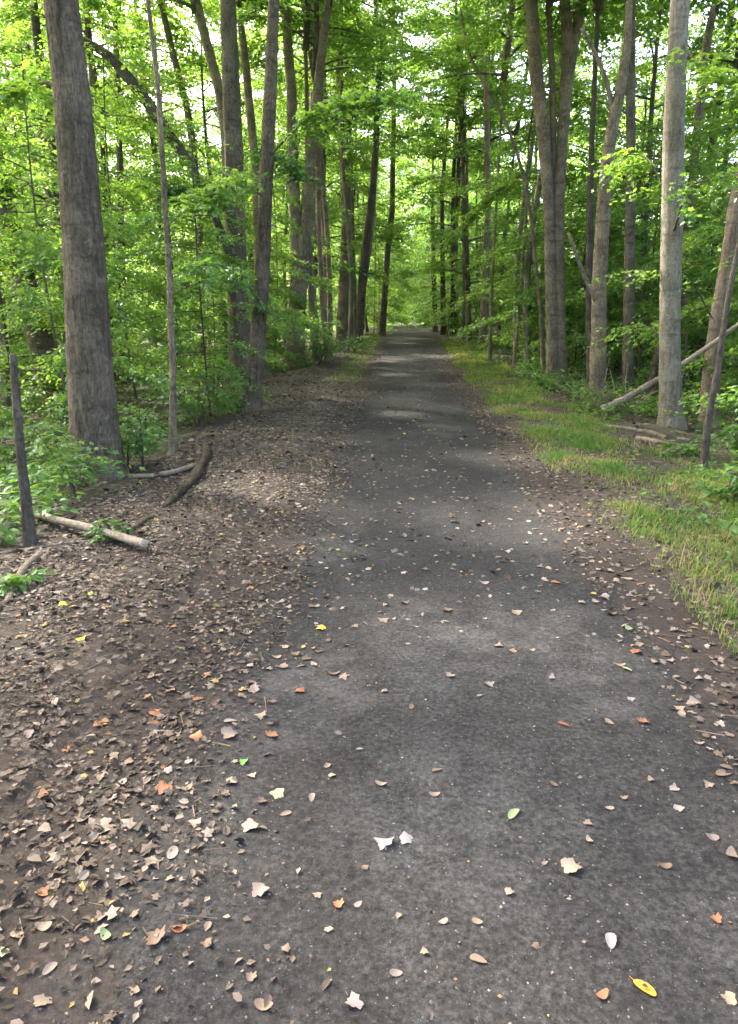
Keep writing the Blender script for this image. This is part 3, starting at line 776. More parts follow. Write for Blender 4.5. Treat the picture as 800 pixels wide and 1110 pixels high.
TRUNKS_PX += [(x, 439 - (x - 652) * .62, 6, yR4 + .6) for x in range(655, 800, 8)]
def blocked(x, y, halfw):
    """would growth of this half width at (x,y) stand in front of a traced trunk?"""
    px, py, zc = project((x, y, 1.5))
    hw = halfw / zc * FPX
    for (tx, ty, tw, tY) in TRUNKS_PX:
        if 120 < ty < 460 and tY > y - .3 and abs(tx - px) < tw + hw: return True
    return False

placed = []
def free(x, y, dmin):
    return all((x - a) ** 2 + (y - b) ** 2 > dmin ** 2 for a, b in placed)
r = np.random.default_rng(77)
cnt = 0; tries = 0
while cnt < 92 and tries < 6000:
    tries += 1
    y = 15 + 90 * r.uniform() ** 1.1
    side = -1 if r.uniform() < .55 else 1
    lim = min(.6 * y + 3, (17 if side < 0 else 12) + .1 * y)
    x = side * (3.4 + (lim - 3.4) * r.uniform() ** 1.25) + PC
    if abs(x) < 5 and y < 26: continue
    if not free(x, y, 1.8 + y * .012): continue
    if y < 26 and blocked(x, y, .9): continue
    placed.append((x, y))
    far = y > 45
    lab = ('slender leafy tree %s in the woods %s of the path' % ('far back' if far else 'behind the front row', 'left' if side < 0 else 'right'))
    bg_tree(int(r.integers(0, 7)), x, y, r.uniform(.8, 1.2), lab, 'background trees %s of the path%s' % ('left' if side < 0 else 'right', ', far back' if far else ''))
    cnt += 1
# unseen trees added outside the view so that their crowns shade the path
for k, (x, y) in enumerate([(-6.5, 3.5), (-8.5, 7), (-7.2, 10.2), (-11, 10.5), (-12.5, 15), (-5.6, .4), (-10, 3)]):
    bg_tree([1, 4, 0, 6, 1, 4, 0][k], x, y, 1.25, 'tall unseen tree added beyond the left edge of view to shade the path', 'unseen trees added to shade the path')
# trees lining the far path so that their crowns meet over it
for k in range(23):
    y = 36 + k * 2.75; side = -1 if k % 2 else 1
    x = PC + side * (path_hw(y) + 1.0 + r.uniform(0, 1.2))
    lab = 'slender tree lining the far %s edge of the path' % ('left' if side < 0 else 'right')
    bg_tree([5, 2, 3, 0, 8][k % 5], x, y, r.uniform(.9, 1.2), lab, 'trees lining the far path on the ' + ('left' if side < 0 else 'right'))

for k in range(10):
    y = 66 + k * 3.0; side = 1 if k % 2 else -1
    x = PC + side * (path_hw(y) + .7 + r.uniform(0, .8))
    bg_tree([5, 2][k % 2], x, y, r.uniform(.7, .9), 'slender tree lining the far %s edge of the path' % ('left' if side < 0 else 'right'), 'trees lining the far path on the ' + ('left' if side < 0 else 'right'))
r2 = np.random.default_rng(91)
for k in range(18):
    side = -1 if k < 12 else 1
    px = r2.uniform(296, 408) if side < 0 else r2.uniform(490, 585)
    y = r2.uniform(24, 46); x = (px - 437) / 800 * y
    if abs(x - PC) < path_hw(y) + 1.0: x = PC + side * (path_hw(y) + 1.0 + r2.uniform(0, .8))
    bg_tree([6, 7][k % 2], x, y, r2.uniform(.85, 1.1), 'slender pale trunk in the close row lining the %s side of the path' % ('left' if side < 0 else 'right'),
            'slender pale trunks in rows on the ' + ('left' if side < 0 else 'right'))
for (x, y) in [(-12, 27), (-15, 31), (-18, 37), (-21, 33), (-9.5, 31), (-13, 42), (-7.5, 38), (-17, 46)]:
    bg_tree([0, 1, 3][int(abs(x)) % 3], x, y, 1.25, 'slender leafy tree behind the front row in the woods left of the path', 'background trees left of the path')
# understorey saplings, leaves in flat layers
SAP = [crown_module(201, 6.5, 2.2, 28, 620, .12, 14, 'maple', 'bark_grey', .03, 'ovate', .10, .12, True),
       crown_module(202, 7.5, 2.4, 30, 700, .115, 14, 'beech', 'bark_dark', .034, 'ovate', .12, .15, True),
       crown_module(203, 4.6, 1.9, 22, 430, .12, 14, 'maple', 'bark_grey', .022, 'ovate', .08, .12, True),
       crown_module(204, 8.5, 2.3, 32, 720, .12, 14, 'maple', 'bark_grey', .036, 'ovate', .15, .15, True),
       crown_module(205, 2.8, 1.4, 15, 230, .11, 14, 'beech', 'bark_dark', .014, 'ovate', .06, .15, True)]
def sapling(k, x, y, s, label, group, rz=None):
    wm, cm = SAP[k]
    root = empty('sapling', (x, y, float(gz(x, y)) - .05)); tag(root, label, 'sapling', group)
    root.rotation_euler.z = random.uniform(0, 6.28) if rz is None else rz
    root.scale = (s, s, s * random.uniform(.9, 1.15))
    obj('stem', wm, root); obj('foliage', cm, root)
r = np.random.default_rng(78); cnt = 0; tries = 0
while cnt < 235 and tries < 30000:
    tries += 1
    y = 9 + 80 * r.uniform() ** 1.6
    side = -1 if r.uniform() < .52 else 1
    lim = .56 * y + 2.5
    x = side * (3.5 + (lim - 3.5) * r.uniform() ** 1.25) + PC
    if abs(x) > lim or (y < 16 and abs(x) < 5): continue
    if not free(x, y, .7 + y * .008): continue
    k = int(r.integers(0, 5))
    if y < 30 and blocked(x, y, (2.4 if side > 0 and y < 14 else 1.3) if y < 20 else .5): continue
    placed.append((x, y)); far = y > 35
    lab = 'thin leafy sapling growing %s %s of the path' % ('far back' if far else 'under the trees', 'left' if side < 0 else 'right')
    sapling(k, x, y, r.uniform(.75, 1.2), lab, 'understorey saplings %s of the path%s' % ('left' if side < 0 else 'right', ', far back' if far else ''))
    cnt += 1

# one sapling in front of the leaf-hidden trunk, dark leaves
g = ground_hit(228, 452)
sapling(1, g[0], g[1], .62, 'dark-leaved sapling in front of the straight grey leaf-hidden trunk', None, .4)
for (x, y, sc, k) in [(-5.2, 11.5, .8, 0), (-6.9, 13, .9, 1), (-5.6, 15.5, .8, 3), (-8.6, 14.2, .9, 0), (-7.3, 17.5, .95, 3), (-4.9, 19.0, .75, 2), (-9.6, 18, 1., 0), (-6.1, 20.5, .9, 1), (-4.6, 22.5, .9, 0), (-10.5, 21, 1.1, 3)]:
    sapling(k, x, y, sc, 'thin leafy sapling growing under the trees left of the path', 'understorey saplings left of the path')
for (x, y, sc, k) in [(6.6, 19.5, .8, 0), (8.2, 17.5, .9, 3), (9.3, 21.5, 1., 1), (7.3, 24, .9, 3), (5.6, 25, .8, 0), (11.5, 23, 1.1, 3)]:
    sapling(k, x, y, sc, 'thin leafy sapling growing under the trees right of the path', 'understorey saplings right of the path')
for k in range(19):
    y = 42 + k * 2.9; side = -1 if k % 2 else 1
    x = PC + side * (path_hw(y) + .55 + .5 * random.random())
    sapling([2, 0, 4, 2, 1][k % 5], x, y, .95 + .25 * random.random(), 'thin leafy sapling growing far back %s of the path' % ('left' if side < 0 else 'right'),
            'understorey saplings %s of the path, far back' % ('left' if side < 0 else 'right'))
for (x, y) in [(-3.2, 118), (-1.6, 121), (2.4, 117), (3.8, 119), (.9, 126), (-.4, 131), (2.0, 124)]:
    sapling(0, x, y, 1.3, 'thin leafy sapling closing off the far end of the path', 'saplings at the far end of the path')
g = at_depth(965, 480, 9.0)
sapling(0, g[0], 9.0, .8, 'leafy sapling at the right border whose boughs reach into the photo', None, 2.0)

# near leafy young plants, placed from the photograph
def young_plant(label, px, py, h, wdt, seed, mat='pale', leaf=.10, ns=26, shape='ovate', group=None, name='leafy_seedling', airy=.3):
    g = ground_hit(px, py); r = np.random.default_rng(seed)
    root = empty(name, g); tag(root, label, 'young plant', group)
    mb = MB(); O = []; D = []; L = []
    nst = max(2, ns // 8)
    for k in range(nst):
        az = r.uniform(0, 6.28); hh = h * r.uniform(.6, 1.05); sp = wdt * r.uniform(.15, .5)
        q = np.linspace(0, 1, 6)
        pts = np.stack([np.cos(az) * sp * q ** 1.4, np.sin(az) * sp * q ** 1.4, hh * q - .04], 1)
        tube(mb, pts, np.linspace(.009, .003, 6), 5, .15, .03, k, cap=False)
        m = ns // nst
        t = r.uniform(airy, 1, m)
        O.append(np.stack([np.interp(t, q, pts[:, i]) for i in range(3)], 1)); D.append(rdir(r.uniform(0, 6.28, m), r.uniform(-.15, .3, m)))
        L.append(r.uniform(.4, 1, m) * wdt * .6)
    obj('stem', mb.mesh('stem', M['bark_dark']), root)
    obj('foliage', leaf_mesh('foliage', *spray_leaves(np.concatenate(O), np.concatenate(D), np.concatenate(L), 11, leaf, r, .3, .3), shape, M[mat]), root)
young_plant('broad pale green leafy young plant left of the foot of the thickest tree', 14, 540, 1.1, .9, 1, 'pale', .085, 44, 'maple', airy=.55)
young_plant('leafy young plant spreading in front of the foot of the thickest tree', 84, 540, .72, .9, 2, 'pale', .08, 34, 'maple', airy=.6)
young_plant('low green plant at the left edge below the straight pale fallen branch', 14, 640, .22, .28, 3, 'plant', .08, 12)
young_plant('bright leafy young plant between the thin pale sapling and the leaning front pair', 215, 462, 1.0, 1.3, 4, 'pale', .11, 56, 'maple', airy=.4)
young_plant('leafy young plant beside the foot of the very thin pale sapling', 156, 508, .75, .8, 5, 'pale', .08, 34, 'maple', airy=.45)
young_plant('pale green leafy young plant hugging the right side of the foot of the thickest tree', 138, 506, .7, .7, 17, 'pale', .085, 30, 'maple', airy=.4)
young_plant('small green seedling beside the mossy log, left of the litter', 128, 585, .22, .3, 6, 'plant', .08, 10)
young_plant('leafy young plant at the far left edge behind the broken-off stem', -5, 510, 1.2, 1.0, 7, 'pale', .10, 34, 'maple')
young_plant('bushy young plant at the foot of the leaning brown trunk by the path', 258, 448, .5, .6, 8, 'plant', .10, 24)
young_plant('leafy bush right of the foot of the forked tree, left of the path', 346, 396, 1.1, 1.4, 9, 'plant', .12, 60, name='bush')
young_plant('dark low bush at the foot of the pale pinkish trunk, left of the path', 384, 382, .9, 1.2, 10, 'dark', .12, 46, name='bush')
young_plant('leafy plant at the foot of the twin-stemmed tree, on the path side', 590, 424, .5, .8, 11, 'plant', .10, 30)
young_plant('leafy plant right of the foot of the twin-stemmed tree', 624, 432, .4, .5, 12, 'plant', .09, 28)
young_plant('low plant growing in front of the pale smooth trunk', 748, 494, .28, .5, 13, 'plant', .08, 20)
young_plant('leafy plant at the right edge behind the thin dark crooked sapling', 800, 500, .6, .7, 14, 'plant', .10, 34)
young_plant('leafy plant at the right edge in front of the thin dark crooked sapling', 788, 545, .35, .6, 15, 'pale', .09, 22)
young_plant('leafy plant among the twigs left of the pale smooth trunk', 700, 450, .3, .5, 16, 'plant', .08, 16)

# ------------------------------------------------------------------ stuff: undergrowth, grass, litter, far woods
def undergrowth(name, side, n, seed):
    r = np.random.default_rng(seed)
    y = 5 + 50 * r.uniform(size=n) ** 1.5
    lo = np.where(side > 0, 3.3, 3.6) - .25 + .5 * np.sin(y * .9) * .5
    x = PC + side * (lo + (.55 * y + 2) * r.uniform(size=n) ** 1.4)
    ncl = np.sin(x * .9 + 1.3) * np.sin(y * .7 + .4) + np.sin(x * .37) * np.sin(y * .31 + 2)
    k = ncl + r.normal(0, .5, n) > (.1 if side < 0 else -.25)
    x = x[k]; y = y[k]; n = len(x)
    h = r.uniform(.08, .42, n)
    m = 8
    az = r.uniform(0, 6.28, (n, m)); rr = r.uniform(.02, .22, (n, m))
    P = np.stack([x[:, None] + np.cos(az) * rr, y[:, None] + np.sin(az) * rr, (gz(x, y) + 0)[:, None] + h[:, None] * r.uniform(.5, 1.1, (n, m))], -1).reshape(-1, 3)
    D = np.stack([np.cos(az), np.sin(az), r.uniform(-.5, .2, (n, m))], -1).reshape(-1, 3)
    nn = UP + r.normal(0, .35, P.shape)
    o = obj(name, leaf_mesh(name, P, D, nn, r.uniform(.05, .12, n * m), 'ovate', M['plant']))
    return o
tag(undergrowth('undergrowth', -1, 3300, 41), 'low green seedlings covering the woodland floor left of the path', 'ground cover', kind='stuff')
tag(undergrowth('undergrowth', 1, 5600, 42), 'low green seedlings covering the woodland floor right of the path', 'ground cover', kind='stuff')

def verge_weeds():
    r = np.random.default_rng(44); n = 420
    y = 3 + 24 * r.uniform(size=n) ** 1.3; x = PC + 1.75 + 1.6 * r.uniform(size=n) ** .6
    k = np.sin(x * 3 + 1) * np.sin(y * 1.3 + .5) + r.normal(0, .5, n) > 0
    x = x[k]; y = y[k]; n = len(x); m = 7
    az = r.uniform(0, 6.28, (n, m)); rr = r.uniform(.0, .05, (n, m)); h = r.uniform(.03, .14, n)
    P = np.stack([x[:, None] + np.cos(az) * rr, y[:, None] + np.sin(az) * rr, gz(x, y)[:, None] + h[:, None] * r.uniform(.4, 1.1, (n, m))], -1).reshape(-1, 3)
    D = np.stack([np.cos(az), np.sin(az), r.uniform(-.4, .5, (n, m))], -1).reshape(-1, 3)
    return leaf_mesh('weeds', P, D, UP + r.normal(0, .3, P.shape), r.uniform(.03, .08, n * m), 'ovate', M['plant'])
tag(obj('weeds', verge_weeds()), 'low broad-leaved weeds among the grass right of the path', 'weeds', kind='stuff')
def grass():
    r = np.random.default_rng(50); n = 150000
    y = 2.2 + 34 * r.uniform(size=n) ** 1.7
    w = 1.75
    x = PC + 1.36 + w * r.uniform(size=n) ** .9
    pat = np.sin(x * 3.1 + y * .7) * np.sin(y * 1.9 + 1) + .6 * np.sin(x * 7 + y * 3.1) * np.sin(y * 4.3)
    edge = np.minimum((x - PC - 1.36) / .35, (PC + 1.36 + w - x) / .5)
    k = (pat + r.normal(0, .45, n) > .02) & (r.uniform(size=n) < np.clip(edge + .15 * pat, 0, 1))
    x = x[k]; y = y[k]; n = len(x)
    # a thinner strip on the left, far along the path
    m = 3500
    y2 = 19 + 26 * r.uniform(size=m); x2 = PC - path_hw(y2) * 1.25 - .9 * r.uniform(size=m)
    x = np.r_[x, x2]; y = np.r_[y, y2]; n = len(x)
    h = r.uniform(.02, .065, n) * (1 + y * .016) * np.where(r.uniform(size=n) < .05, 2.3, 1) * (.75 + .5 * (np.sin(x * 9 + y * 2) * np.sin(y * 6.1 + x * 3) > .2)); az = r.uniform(0, 6.28, n); lean = r.uniform(.2, 1.3, n)
    wd = (.0022 + .00035 * y)
    B = np.stack([x, y, surf_z(x, y) - .004], -1)
    d = np.stack([np.cos(az), np.sin(az), np.zeros(n)], -1); p = np.stack([-np.sin(az), np.cos(az), np.zeros(n)], -1)
    mid = B + d * (h * lean * .35)[:, None] + UP * (h * .6)[:, None]
    tip = B + d * (h * lean)[:, None] + UP * (h * .95)[:, None]
    V = np.stack([B - p * wd[:, None], B + p * wd[:, None], mid + p * (wd * .7)[:, None], tip, mid - p * (wd * .7)[:, None]], 1).reshape(-1, 3)
    i = np.arange(n)[:, None] * 5
    F = np.concatenate([i + np.array([[0, 1, 2]]), i + np.array([[0, 2, 4]]), i + np.array([[4, 2, 3]])], 0)
    return np_mesh('grass', V, F, M['grass'])
tag(obj('grass', grass()), 'short green and straw-coloured grass on the verges of the path', 'grass', kind='stuff')

def litter():
    r = np.random.default_rng(60)
    XS = []; YS = []; SZ = []
    def strip(n, xa, xb, ya, yb, s0, s1, py=1.6, px=1.):
        y = ya + (yb - ya) * r.uniform(size=n) ** py
        x = xa + (xb - xa) * r.uniform(size=n) ** px
        XS.append(x); YS.append(y); SZ.append(r.uniform(s0, s1, n))
    strip(26000, PC - .95, PC - 3.0, 1.0, 32, .010, .048, 1.7, .75)   # left shoulder
    strip(24000, PC - .8, PC - 2.9, 1.0, 9, .008, .034, 1.3, .8)
    strip(3500, PC - .9, PC + 1.1, 1.0, 9, .004, .012, 1.2)
    strip(2600, PC - .35, PC - 1.2, 1.0, 24, .008, .036, 1.5, .5)
    strip(5200, PC + .95, PC + 1.75, 1.6, 30, .010, .052, 1.5)         # right edge of the path
    strip(1500, PC - .9, PC + 1.05, 4.5, 40, .02, .06, 1.3)             # scattered on the path
    strip(5200, PC + 1.6, PC + 3.4, 3, 26, .02, .06, 1.5)
    strip(9000, PC - 2.7, PC - 11, 3, 32, .03, .09, 1.5, 1.3)
    strip(7000, PC + 3.0, PC + 12, 4, 34, .03, .09, 1.5, 1.3)
    x = np.concatenate(XS); y = np.concatenate(YS); s = np.concatenate(SZ); n = len(x)
    cl = np.sin(x * 5.1 + y * 1.7) * np.sin(y * 3.3 - x * 2.1 + 1) + .7 * np.sin(x * 11 + 2) * np.sin(y * 8.3 + x * 4)
    k = cl + r.normal(0, .6, n) > -.75
    x, y, s = x[k], y[k], s[k] * r.lognormal(0, .22, k.sum()); n = len(x)
    s = np.minimum(s, .085)
    az = r.uniform(0, 6.28, n)
    P = np.stack([x, y, surf_z(x, y) + .002 + .010 * r.uniform(size=n)], -1)
    D = np.stack([np.cos(az), np.sin(az), r.normal(0, .2, n)], -1)
    nn = UP + r.normal(0, .42, (n, 3))
    u = r.uniform(size=n); big = s > .03
    out = []
    for shp, sel in (('ovate', (u < .5) & big), ('maple', (u >= .5) & big), ('diamond', ~big)):
        out.append(leaf_mesh('leaf_litter', P[sel], D[sel], nn[sel], s[sel], shp, M['litter']))
    return out
def path_leaves():
    r = np.random.default_rng(64); n = 1300
    y = 3.6 + 34 * r.uniform(size=n) ** 1.3; x = PC + np.clip(r.normal(0, .75, n), -1.5, 1.5)
    yl = 3.6 + 24 * r.uniform(size=4200) ** 1.25; xl = PC - .95 - 2.0 * r.uniform(size=4200) ** .85
    yr = 2.5 + 20 * r.uniform(size=1300) ** 1.2; xr = PC + .95 + .75 * r.uniform(size=1300)
    x = np.r_[x, xl, xr]; y = np.r_[y, yl, yr]; n = len(x)
    az = r.uniform(0, 6.28, n)
    P = np.stack([x, y, surf_z(x, y) + .003], -1); D = np.stack([np.cos(az), np.sin(az), r.normal(0, .15, n)], -1)
    m, nt, out = new_mat('pale_leaf_litter')
    g = N(nt, 'ShaderNodeNewGeometry'); rp = ramp(nt, [(0, (.06, .04, .027)), (.4, (.115, .084, .058)), (.75, (.19, .146, .108)), (.95, (.28, .23, .19)), (1, (.26, .12, .05))])
    nt.links.new(g.outputs['Random Per Island'], rp.inputs[0])
    b = N(nt, 'ShaderNodeBsdfPrincipled'); b.inputs['Roughness'].default_value = .75
    nt.links.new(rp.outputs[0], b.inputs['Base Color']); nt.links.new(b.outputs[0], out.inputs[0])
    return leaf_mesh('scattered_leaves', P, D, UP + r.normal(0, .35, (n, 3)), r.uniform(.018, .05, n), 'maple', m)
tag(obj('scattered_leaves', path_leaves()), 'small pale dead leaves scattered along the dark path and its littered edges', 'leaf litter', kind='stuff')
def grit():
    r = np.random.default_rng(62); n = 9000
    y = 1.0 + 8 * r.uniform(size=n) ** 1.6; x = PC + r.uniform(-1.1, 1.1, n); s = .0018 + .004 * r.uniform(size=n) ** 3
    P = np.stack([x, y, surf_z(x, y)], -1)
    oc = np.array([[1, 0, 0], [0, 1, 0], [-1, 0, 0], [0, -1, 0], [0, 0, .7]])
    V = P[:, None] + s[:, None, None] * (oc[None] * r.uniform(.6, 1.3, (n, 5, 1)))
    F = (np.arange(n)[:, None, None] * 5 + np.array([[0, 1, 4], [1, 2, 4], [2, 3, 4], [3, 0, 4]])[None]).reshape(-1, 3)
    m, nt, out = new_mat('grit')
    g = N(nt, 'ShaderNodeNewGeometry'); rp = ramp(nt, [(0, (.02, .019, .018)), (.6, (.06, .056, .052)), (.93, (.13, .12, .11)), (1, (.22, .20, .18))])
    nt.links.new(g.outputs['Random Per Island'], rp.inputs[0])
    b = N(nt, 'ShaderNodeBsdfPrincipled'); b.inputs['Roughness'].default_value = .9
    nt.links.new(rp.outputs[0], b.inputs['Base Color']); nt.links.new(b.outputs[0], out.inputs[0])
    return np_mesh('grit', V.reshape(-1, 3), F, m)
tag(obj('grit', grit()), 'loose dark grit scattered over the path surface', 'grit', kind='stuff')
def straws():
    r = np.random.default_rng(63); n = 2400
    y = 1.6 + 12 * r.uniform(size=n) ** 1.4; x = PC - .75 - 2.1 * r.uniform(size=n) ** .8
    q = r.uniform(size=n) < .25; x[q] = PC + 1.0 + 1.0 * r.uniform(size=q.sum())
    az = r.uniform(0, 6.28, n); l = .012 + .06 * r.uniform(size=n) ** 2; w = r.uniform(.0008, .0026, n)
    C_ = np.stack([x, y, surf_z(x, y) + .006 + .01 * r.uniform(size=n)], -1)
    d = np.stack([np.cos(az), np.sin(az), r.normal(0, .08, n)], -1); p = np.stack([-np.sin(az), np.cos(az), np.zeros(n)], -1)
    a_, b_ = C_ - d * l[:, None], C_ + d * l[:, None]
    V = np.stack([a_ - p * w[:, None], a_ + p * w[:, None], a_ + UP * w[:, None] * 1.6, b_ - p * w[:, None] * .6, b_ + p * w[:, None] * .6, b_ + UP * w[:, None]], 1).reshape(-1, 3)
    F = (np.arange(n)[:, None, None] * 6 + np.array([[0, 2, 5, 3], [2, 1, 4, 5], [1, 0, 3, 4]])[None]).reshape(-1, 4)
    return np_mesh('twig_litter', V, F, M['litter'])
tag(obj('twig_litter', straws()), 'fine broken twigs and stalks mixed into the litter beside the path', 'twig litter', kind='stuff')
for me, lab in zip(litter(), ('oval brown dead leaves in the litter along both sides of the path', 'lobed brown dead leaves in the litter along both sides of the path', 'small broken leaf fragments scattered along both sides of the path')):
    tag(obj('leaf_litter', me), lab, 'leaf litter', kind='stuff')

def far_woods():
    r = np.random.default_rng(70)
    Ps = []
    n = 130000
    a = r.uniform(-1.25, 1.25, n); dist = r.uniform(112, 165, n)
    x = np.sin(a) * dist * .8; y = 10 + np.cos(a) * dist
    z = 27 * r.uniform(size=n) ** .8 * (1 + .25 * np.sin(x * .23) + .15 * np.sin(x * .71 + 1))
    cl = np.sin(x * .5 + z * .3) * np.sin(z * .8 + x * .2) + r.normal(0, .4, n)
    k = cl > -.5
    P = np.stack([x, y, gz(x, y) + z], -1)[k]; n = len(P)
    D = r.normal(0, 1, (n, 3)); D[:, 2] -= .3
    return leaf_mesh('distant_woods', P, D, UP + r.normal(0, .6, (n, 3)), r.uniform(.5, 1.1, n), 'diamond', M['maple'])
tag(obj('distant_woods', far_woods()), 'bright mass of foliage where the woods go on beyond the far end of the path', 'woods', kind='stuff')

# ------------------------------------------------------------------ individual fallen leaves
def leaf_shape(kind, seed):
    r = np.random.default_rng(seed); n = 40
    th = np.linspace(0, 2 * math.pi, n, endpoint=False)
    if kind == 'maple':
        f = .39 + .045 * np.cos(5 * th) + .045 * np.cos(3 * th + r.uniform(0, 6)) + .02 * np.cos(15 * th) + r.normal(0, .018, n)
        f *= 1 - .25 * np.exp(-((th - math.pi) / .35) ** 2)
        xs, ys = np.cos(th) * f, np.sin(th) * f
    elif kind == 'ovate':
        w = .27 * r.uniform(.85, 1.2)
        xs = .5 * np.cos(th); ys = w * np.sin(th) * (1 + .22 * np.cos(th)) * (1 + .03 * np.cos(12 * th))
    else:                                        # blunt, torn
        f = .38 + .06 * np.sin(3 * th + r.uniform(0, 6)) + .05 * np.sin(7 * th + r.uniform(0, 6)) + r.normal(0, .015, n)
        xs, ys = np.cos(th) * f, np.sin(th) * f * .8
    cx, cy, tw = r.uniform(-.7, 1.1), r.uniform(-.3, 1.5), r.uniform(-.9, .9)
    V = []; rings = (1., .66, .33)
    for q in rings:
        X_, Y_ = xs * q, ys * q
        V.append(np.stack([X_, Y_, cx * X_ ** 2 + cy * Y_ ** 2 + tw * X_ * Y_ + .02 * np.abs(Y_)], 1))
    V = np.concatenate(V + [np.zeros((1, 3))]); V[:, 2] -= V[:, 2].min()
    e = np.arange(n); e2 = (e + 1) % n
    F = [tuple(x) for k in range(2) for x in np.stack([k * n + e, k * n + e2, (k + 1) * n + e2, (k + 1) * n + e], 1)]
    F += [(2 * n + a, 2 * n + b, 3 * n) for a, b in zip(e, e2)]
    # stalk
    b0 = len(V); sx = xs.min() if kind != 'maple' else -.28
    st = np.array([[sx, -.012, .012], [sx, .012, .012], [sx - .22, .05, .02], [sx - .22, .03, .02]])
    V = np.r_[V, st]; F.append((b0, b0 + 3, b0 + 2, b0 + 1))
    return V, F
SHAPES = [(k, leaf_shape(k, 300 + i)) for i, k in enumerate(['maple', 'maple', 'maple', 'ovate', 'ovate', 'ovate', 'torn', 'torn'])]
LEAFM = {}
def leaf_data(i, col):
    if (i, col) not in LEAFM:
        m = bpy.data.meshes.new('fallen_leaf'); V, F = SHAPES[i][1]
        m.from_pydata([tuple(v) for v in V], [], F); m.polygons.foreach_set('use_smooth', [True] * len(m.polygons))
        m.materials.append(M['fl_' + col]); LEAFM[(i, col)] = m
    return LEAFM[(i, col)]
r = np.random.default_rng(90)
def fallen_leaf(x, y, size, col, label, group=None, shape=None):
    i = int(r.integers(0, 8)) if shape is None else [k for k, s in enumerate(SHAPES) if s[0] == shape][int(r.integers(0, 2))]
    o = obj('fallen_leaf', leaf_data(i, col)); o.location = (x, y, float(surf_z(np.float64(x), np.float64(y))) + .003)
    o.rotation_euler = (r.normal(0, .12), r.normal(0, .12), r.uniform(0, 6.28)); o.scale = (size, size, size)
    tag(o, label, 'leaf', group)
SPECIAL = [
 (348, 683, 15, 'yellow', 'maple', 'small bright yellow leaf alone on the dark path left of centre'),
 (264, 830, 15, 'green', 'torn', 'bright green leaf on the path near the left litter'),
 (178, 862, 28, 'orange', 'maple', 'largest bright orange leaf in the left litter near the photo bottom'),
 (204, 860, 20, 'tan', 'torn', 'tan leaf touching the largest bright orange leaf'),
 (251, 852, 19, 'tan', 'maple', 'rounded tan leaf below the bright green leaf'),
 (301, 864, 22, 'cream', 'maple', 'creamy yellow leaf with a reddish leaf beside it'),
 (284, 874, 17, 'brown', 'torn', 'reddish brown leaf touching the creamy yellow leaf'),
 (249, 803, 25, 'pale', 'maple', 'large pale tan leaf above the bright green leaf'),
 (295, 801, 21, 'orange', 'torn', 'dull orange leaf right of the large pale tan leaf'),
 (213, 806, 20, 'orange', 'maple', 'orange-brown leaf left of the large pale tan leaf'),
 (169, 779, 26, 'orange', 'maple', 'curled orange leaf in the left litter, one of a touching pair with a tan leaf'),
 (187, 785, 17, 'tan', 'torn', 'tan leaf touching the curled orange leaf in the left litter'),
 (109, 790, 18, 'orange', 'ovate', 'orange leaf farthest left in the upper litter'),
 (417, 925, 30, 'white', 'maple', 'larger of two whitish pink leaves lying together in the middle of the path'),
 (440, 919, 22, 'white', 'maple', 'smaller of two whitish pink leaves lying together in the middle of the path'),
 (282, 970, 27, 'pale', 'maple', 'pale pinkish ragged leaf alone, left of the middle near the bottom'),
 (367, 987, 20, 'orange', 'torn', 'dull orange leaf below the two whitish pink leaves'),
 (195, 1012, 19, 'orange', 'ovate', 'brownish orange leaf on the path near the bottom left'),
 (556, 889, 23, 'pale_green', 'ovate', 'pale green oval leaf on the path right of centre'),
 (698, 1077, 30, 'yellow_orange', 'ovate', 'bright yellow and orange leaf at the bottom right of the path'),
 (661, 1030, 27, 'white', 'ovate', 'bright whitish folded leaf above the yellow and orange leaf'),
 (384, 1095, 30, 'white', 'torn', 'whitish leaf at the very bottom edge of the photo, near the middle'),
 (287, 1094, 26, 'tan', 'ovate', 'long tan leaf at the very bottom edge of the photo, left of the whitish one'),
 (272, 1066, 20, 'tan', 'torn', 'tan leaf just above the long tan leaf at the bottom edge'),
 (518, 1051, 22, 'tan', 'ovate', 'narrow tan leaf near the bottom, right of the middle of the path'),
 (683, 686, 18, 'pale_green', 'ovate', 'pale green leaf at the right edge of the path'),
 (689, 711, 16, 'orange', 'torn', 'small orange leaf just below the pale green leaf at the right edge'),
 (652, 1090, 20, 'orange', 'ovate', 'rusty leaf left of the yellow and orange leaf at the bottom right'),
 (792, 935, 24, 'tan', 'ovate', 'tan leaf at the right border of the photo beside a paler leaf'),
 (770, 915, 17, 'pale', 'ovate', 'pale leaf touching the tan leaf at the right border of the photo'),
 (752, 768, 22, 'pale', 'maple', 'large pale pinkish leaf at the right edge of the path'),
 (611, 790, 15, 'orange', 'ovate', 'light orange oval leaf alone on the right half of the path'),
 (697, 788, 18, 'orange', 'torn', 'rusty orange leaf on the path left of the large pale pinkish leaf'),
 (325, 752, 18, 'orange', 'maple', 'orange leaf in the middle left of the path below the heap of brown leaves'),
 (48, 868, 24, 'orange', 'ovate', 'rusty orange leaf near the left border of the photo'),
 (327, 597, 12, 'orange', 'torn', 'small orange leaf at the left edge of the path, far from other orange leaves'),
 (68, 657, 15, 'yellow', 'maple', 'yellow leaf in the left undergrowth, topmost of the yellow cluster'),
 (50, 680, 14, 'yellow', 'torn', 'yellow leaf in the left undergrowth, leftmost of the yellow cluster'),
 (88, 694, 16, 'yellow', 'maple', 'yellow leaf in the left undergrowth, lowest of the yellow cluster'),
 (776, 1003, 19, 'orange', 'torn', 'rusty leaf near the right border, below the tan and pale pair'),
 (115, 1022, 20, 'pale_green', 'ovate', 'pale greenish leaf near the bottom left corner'),
]
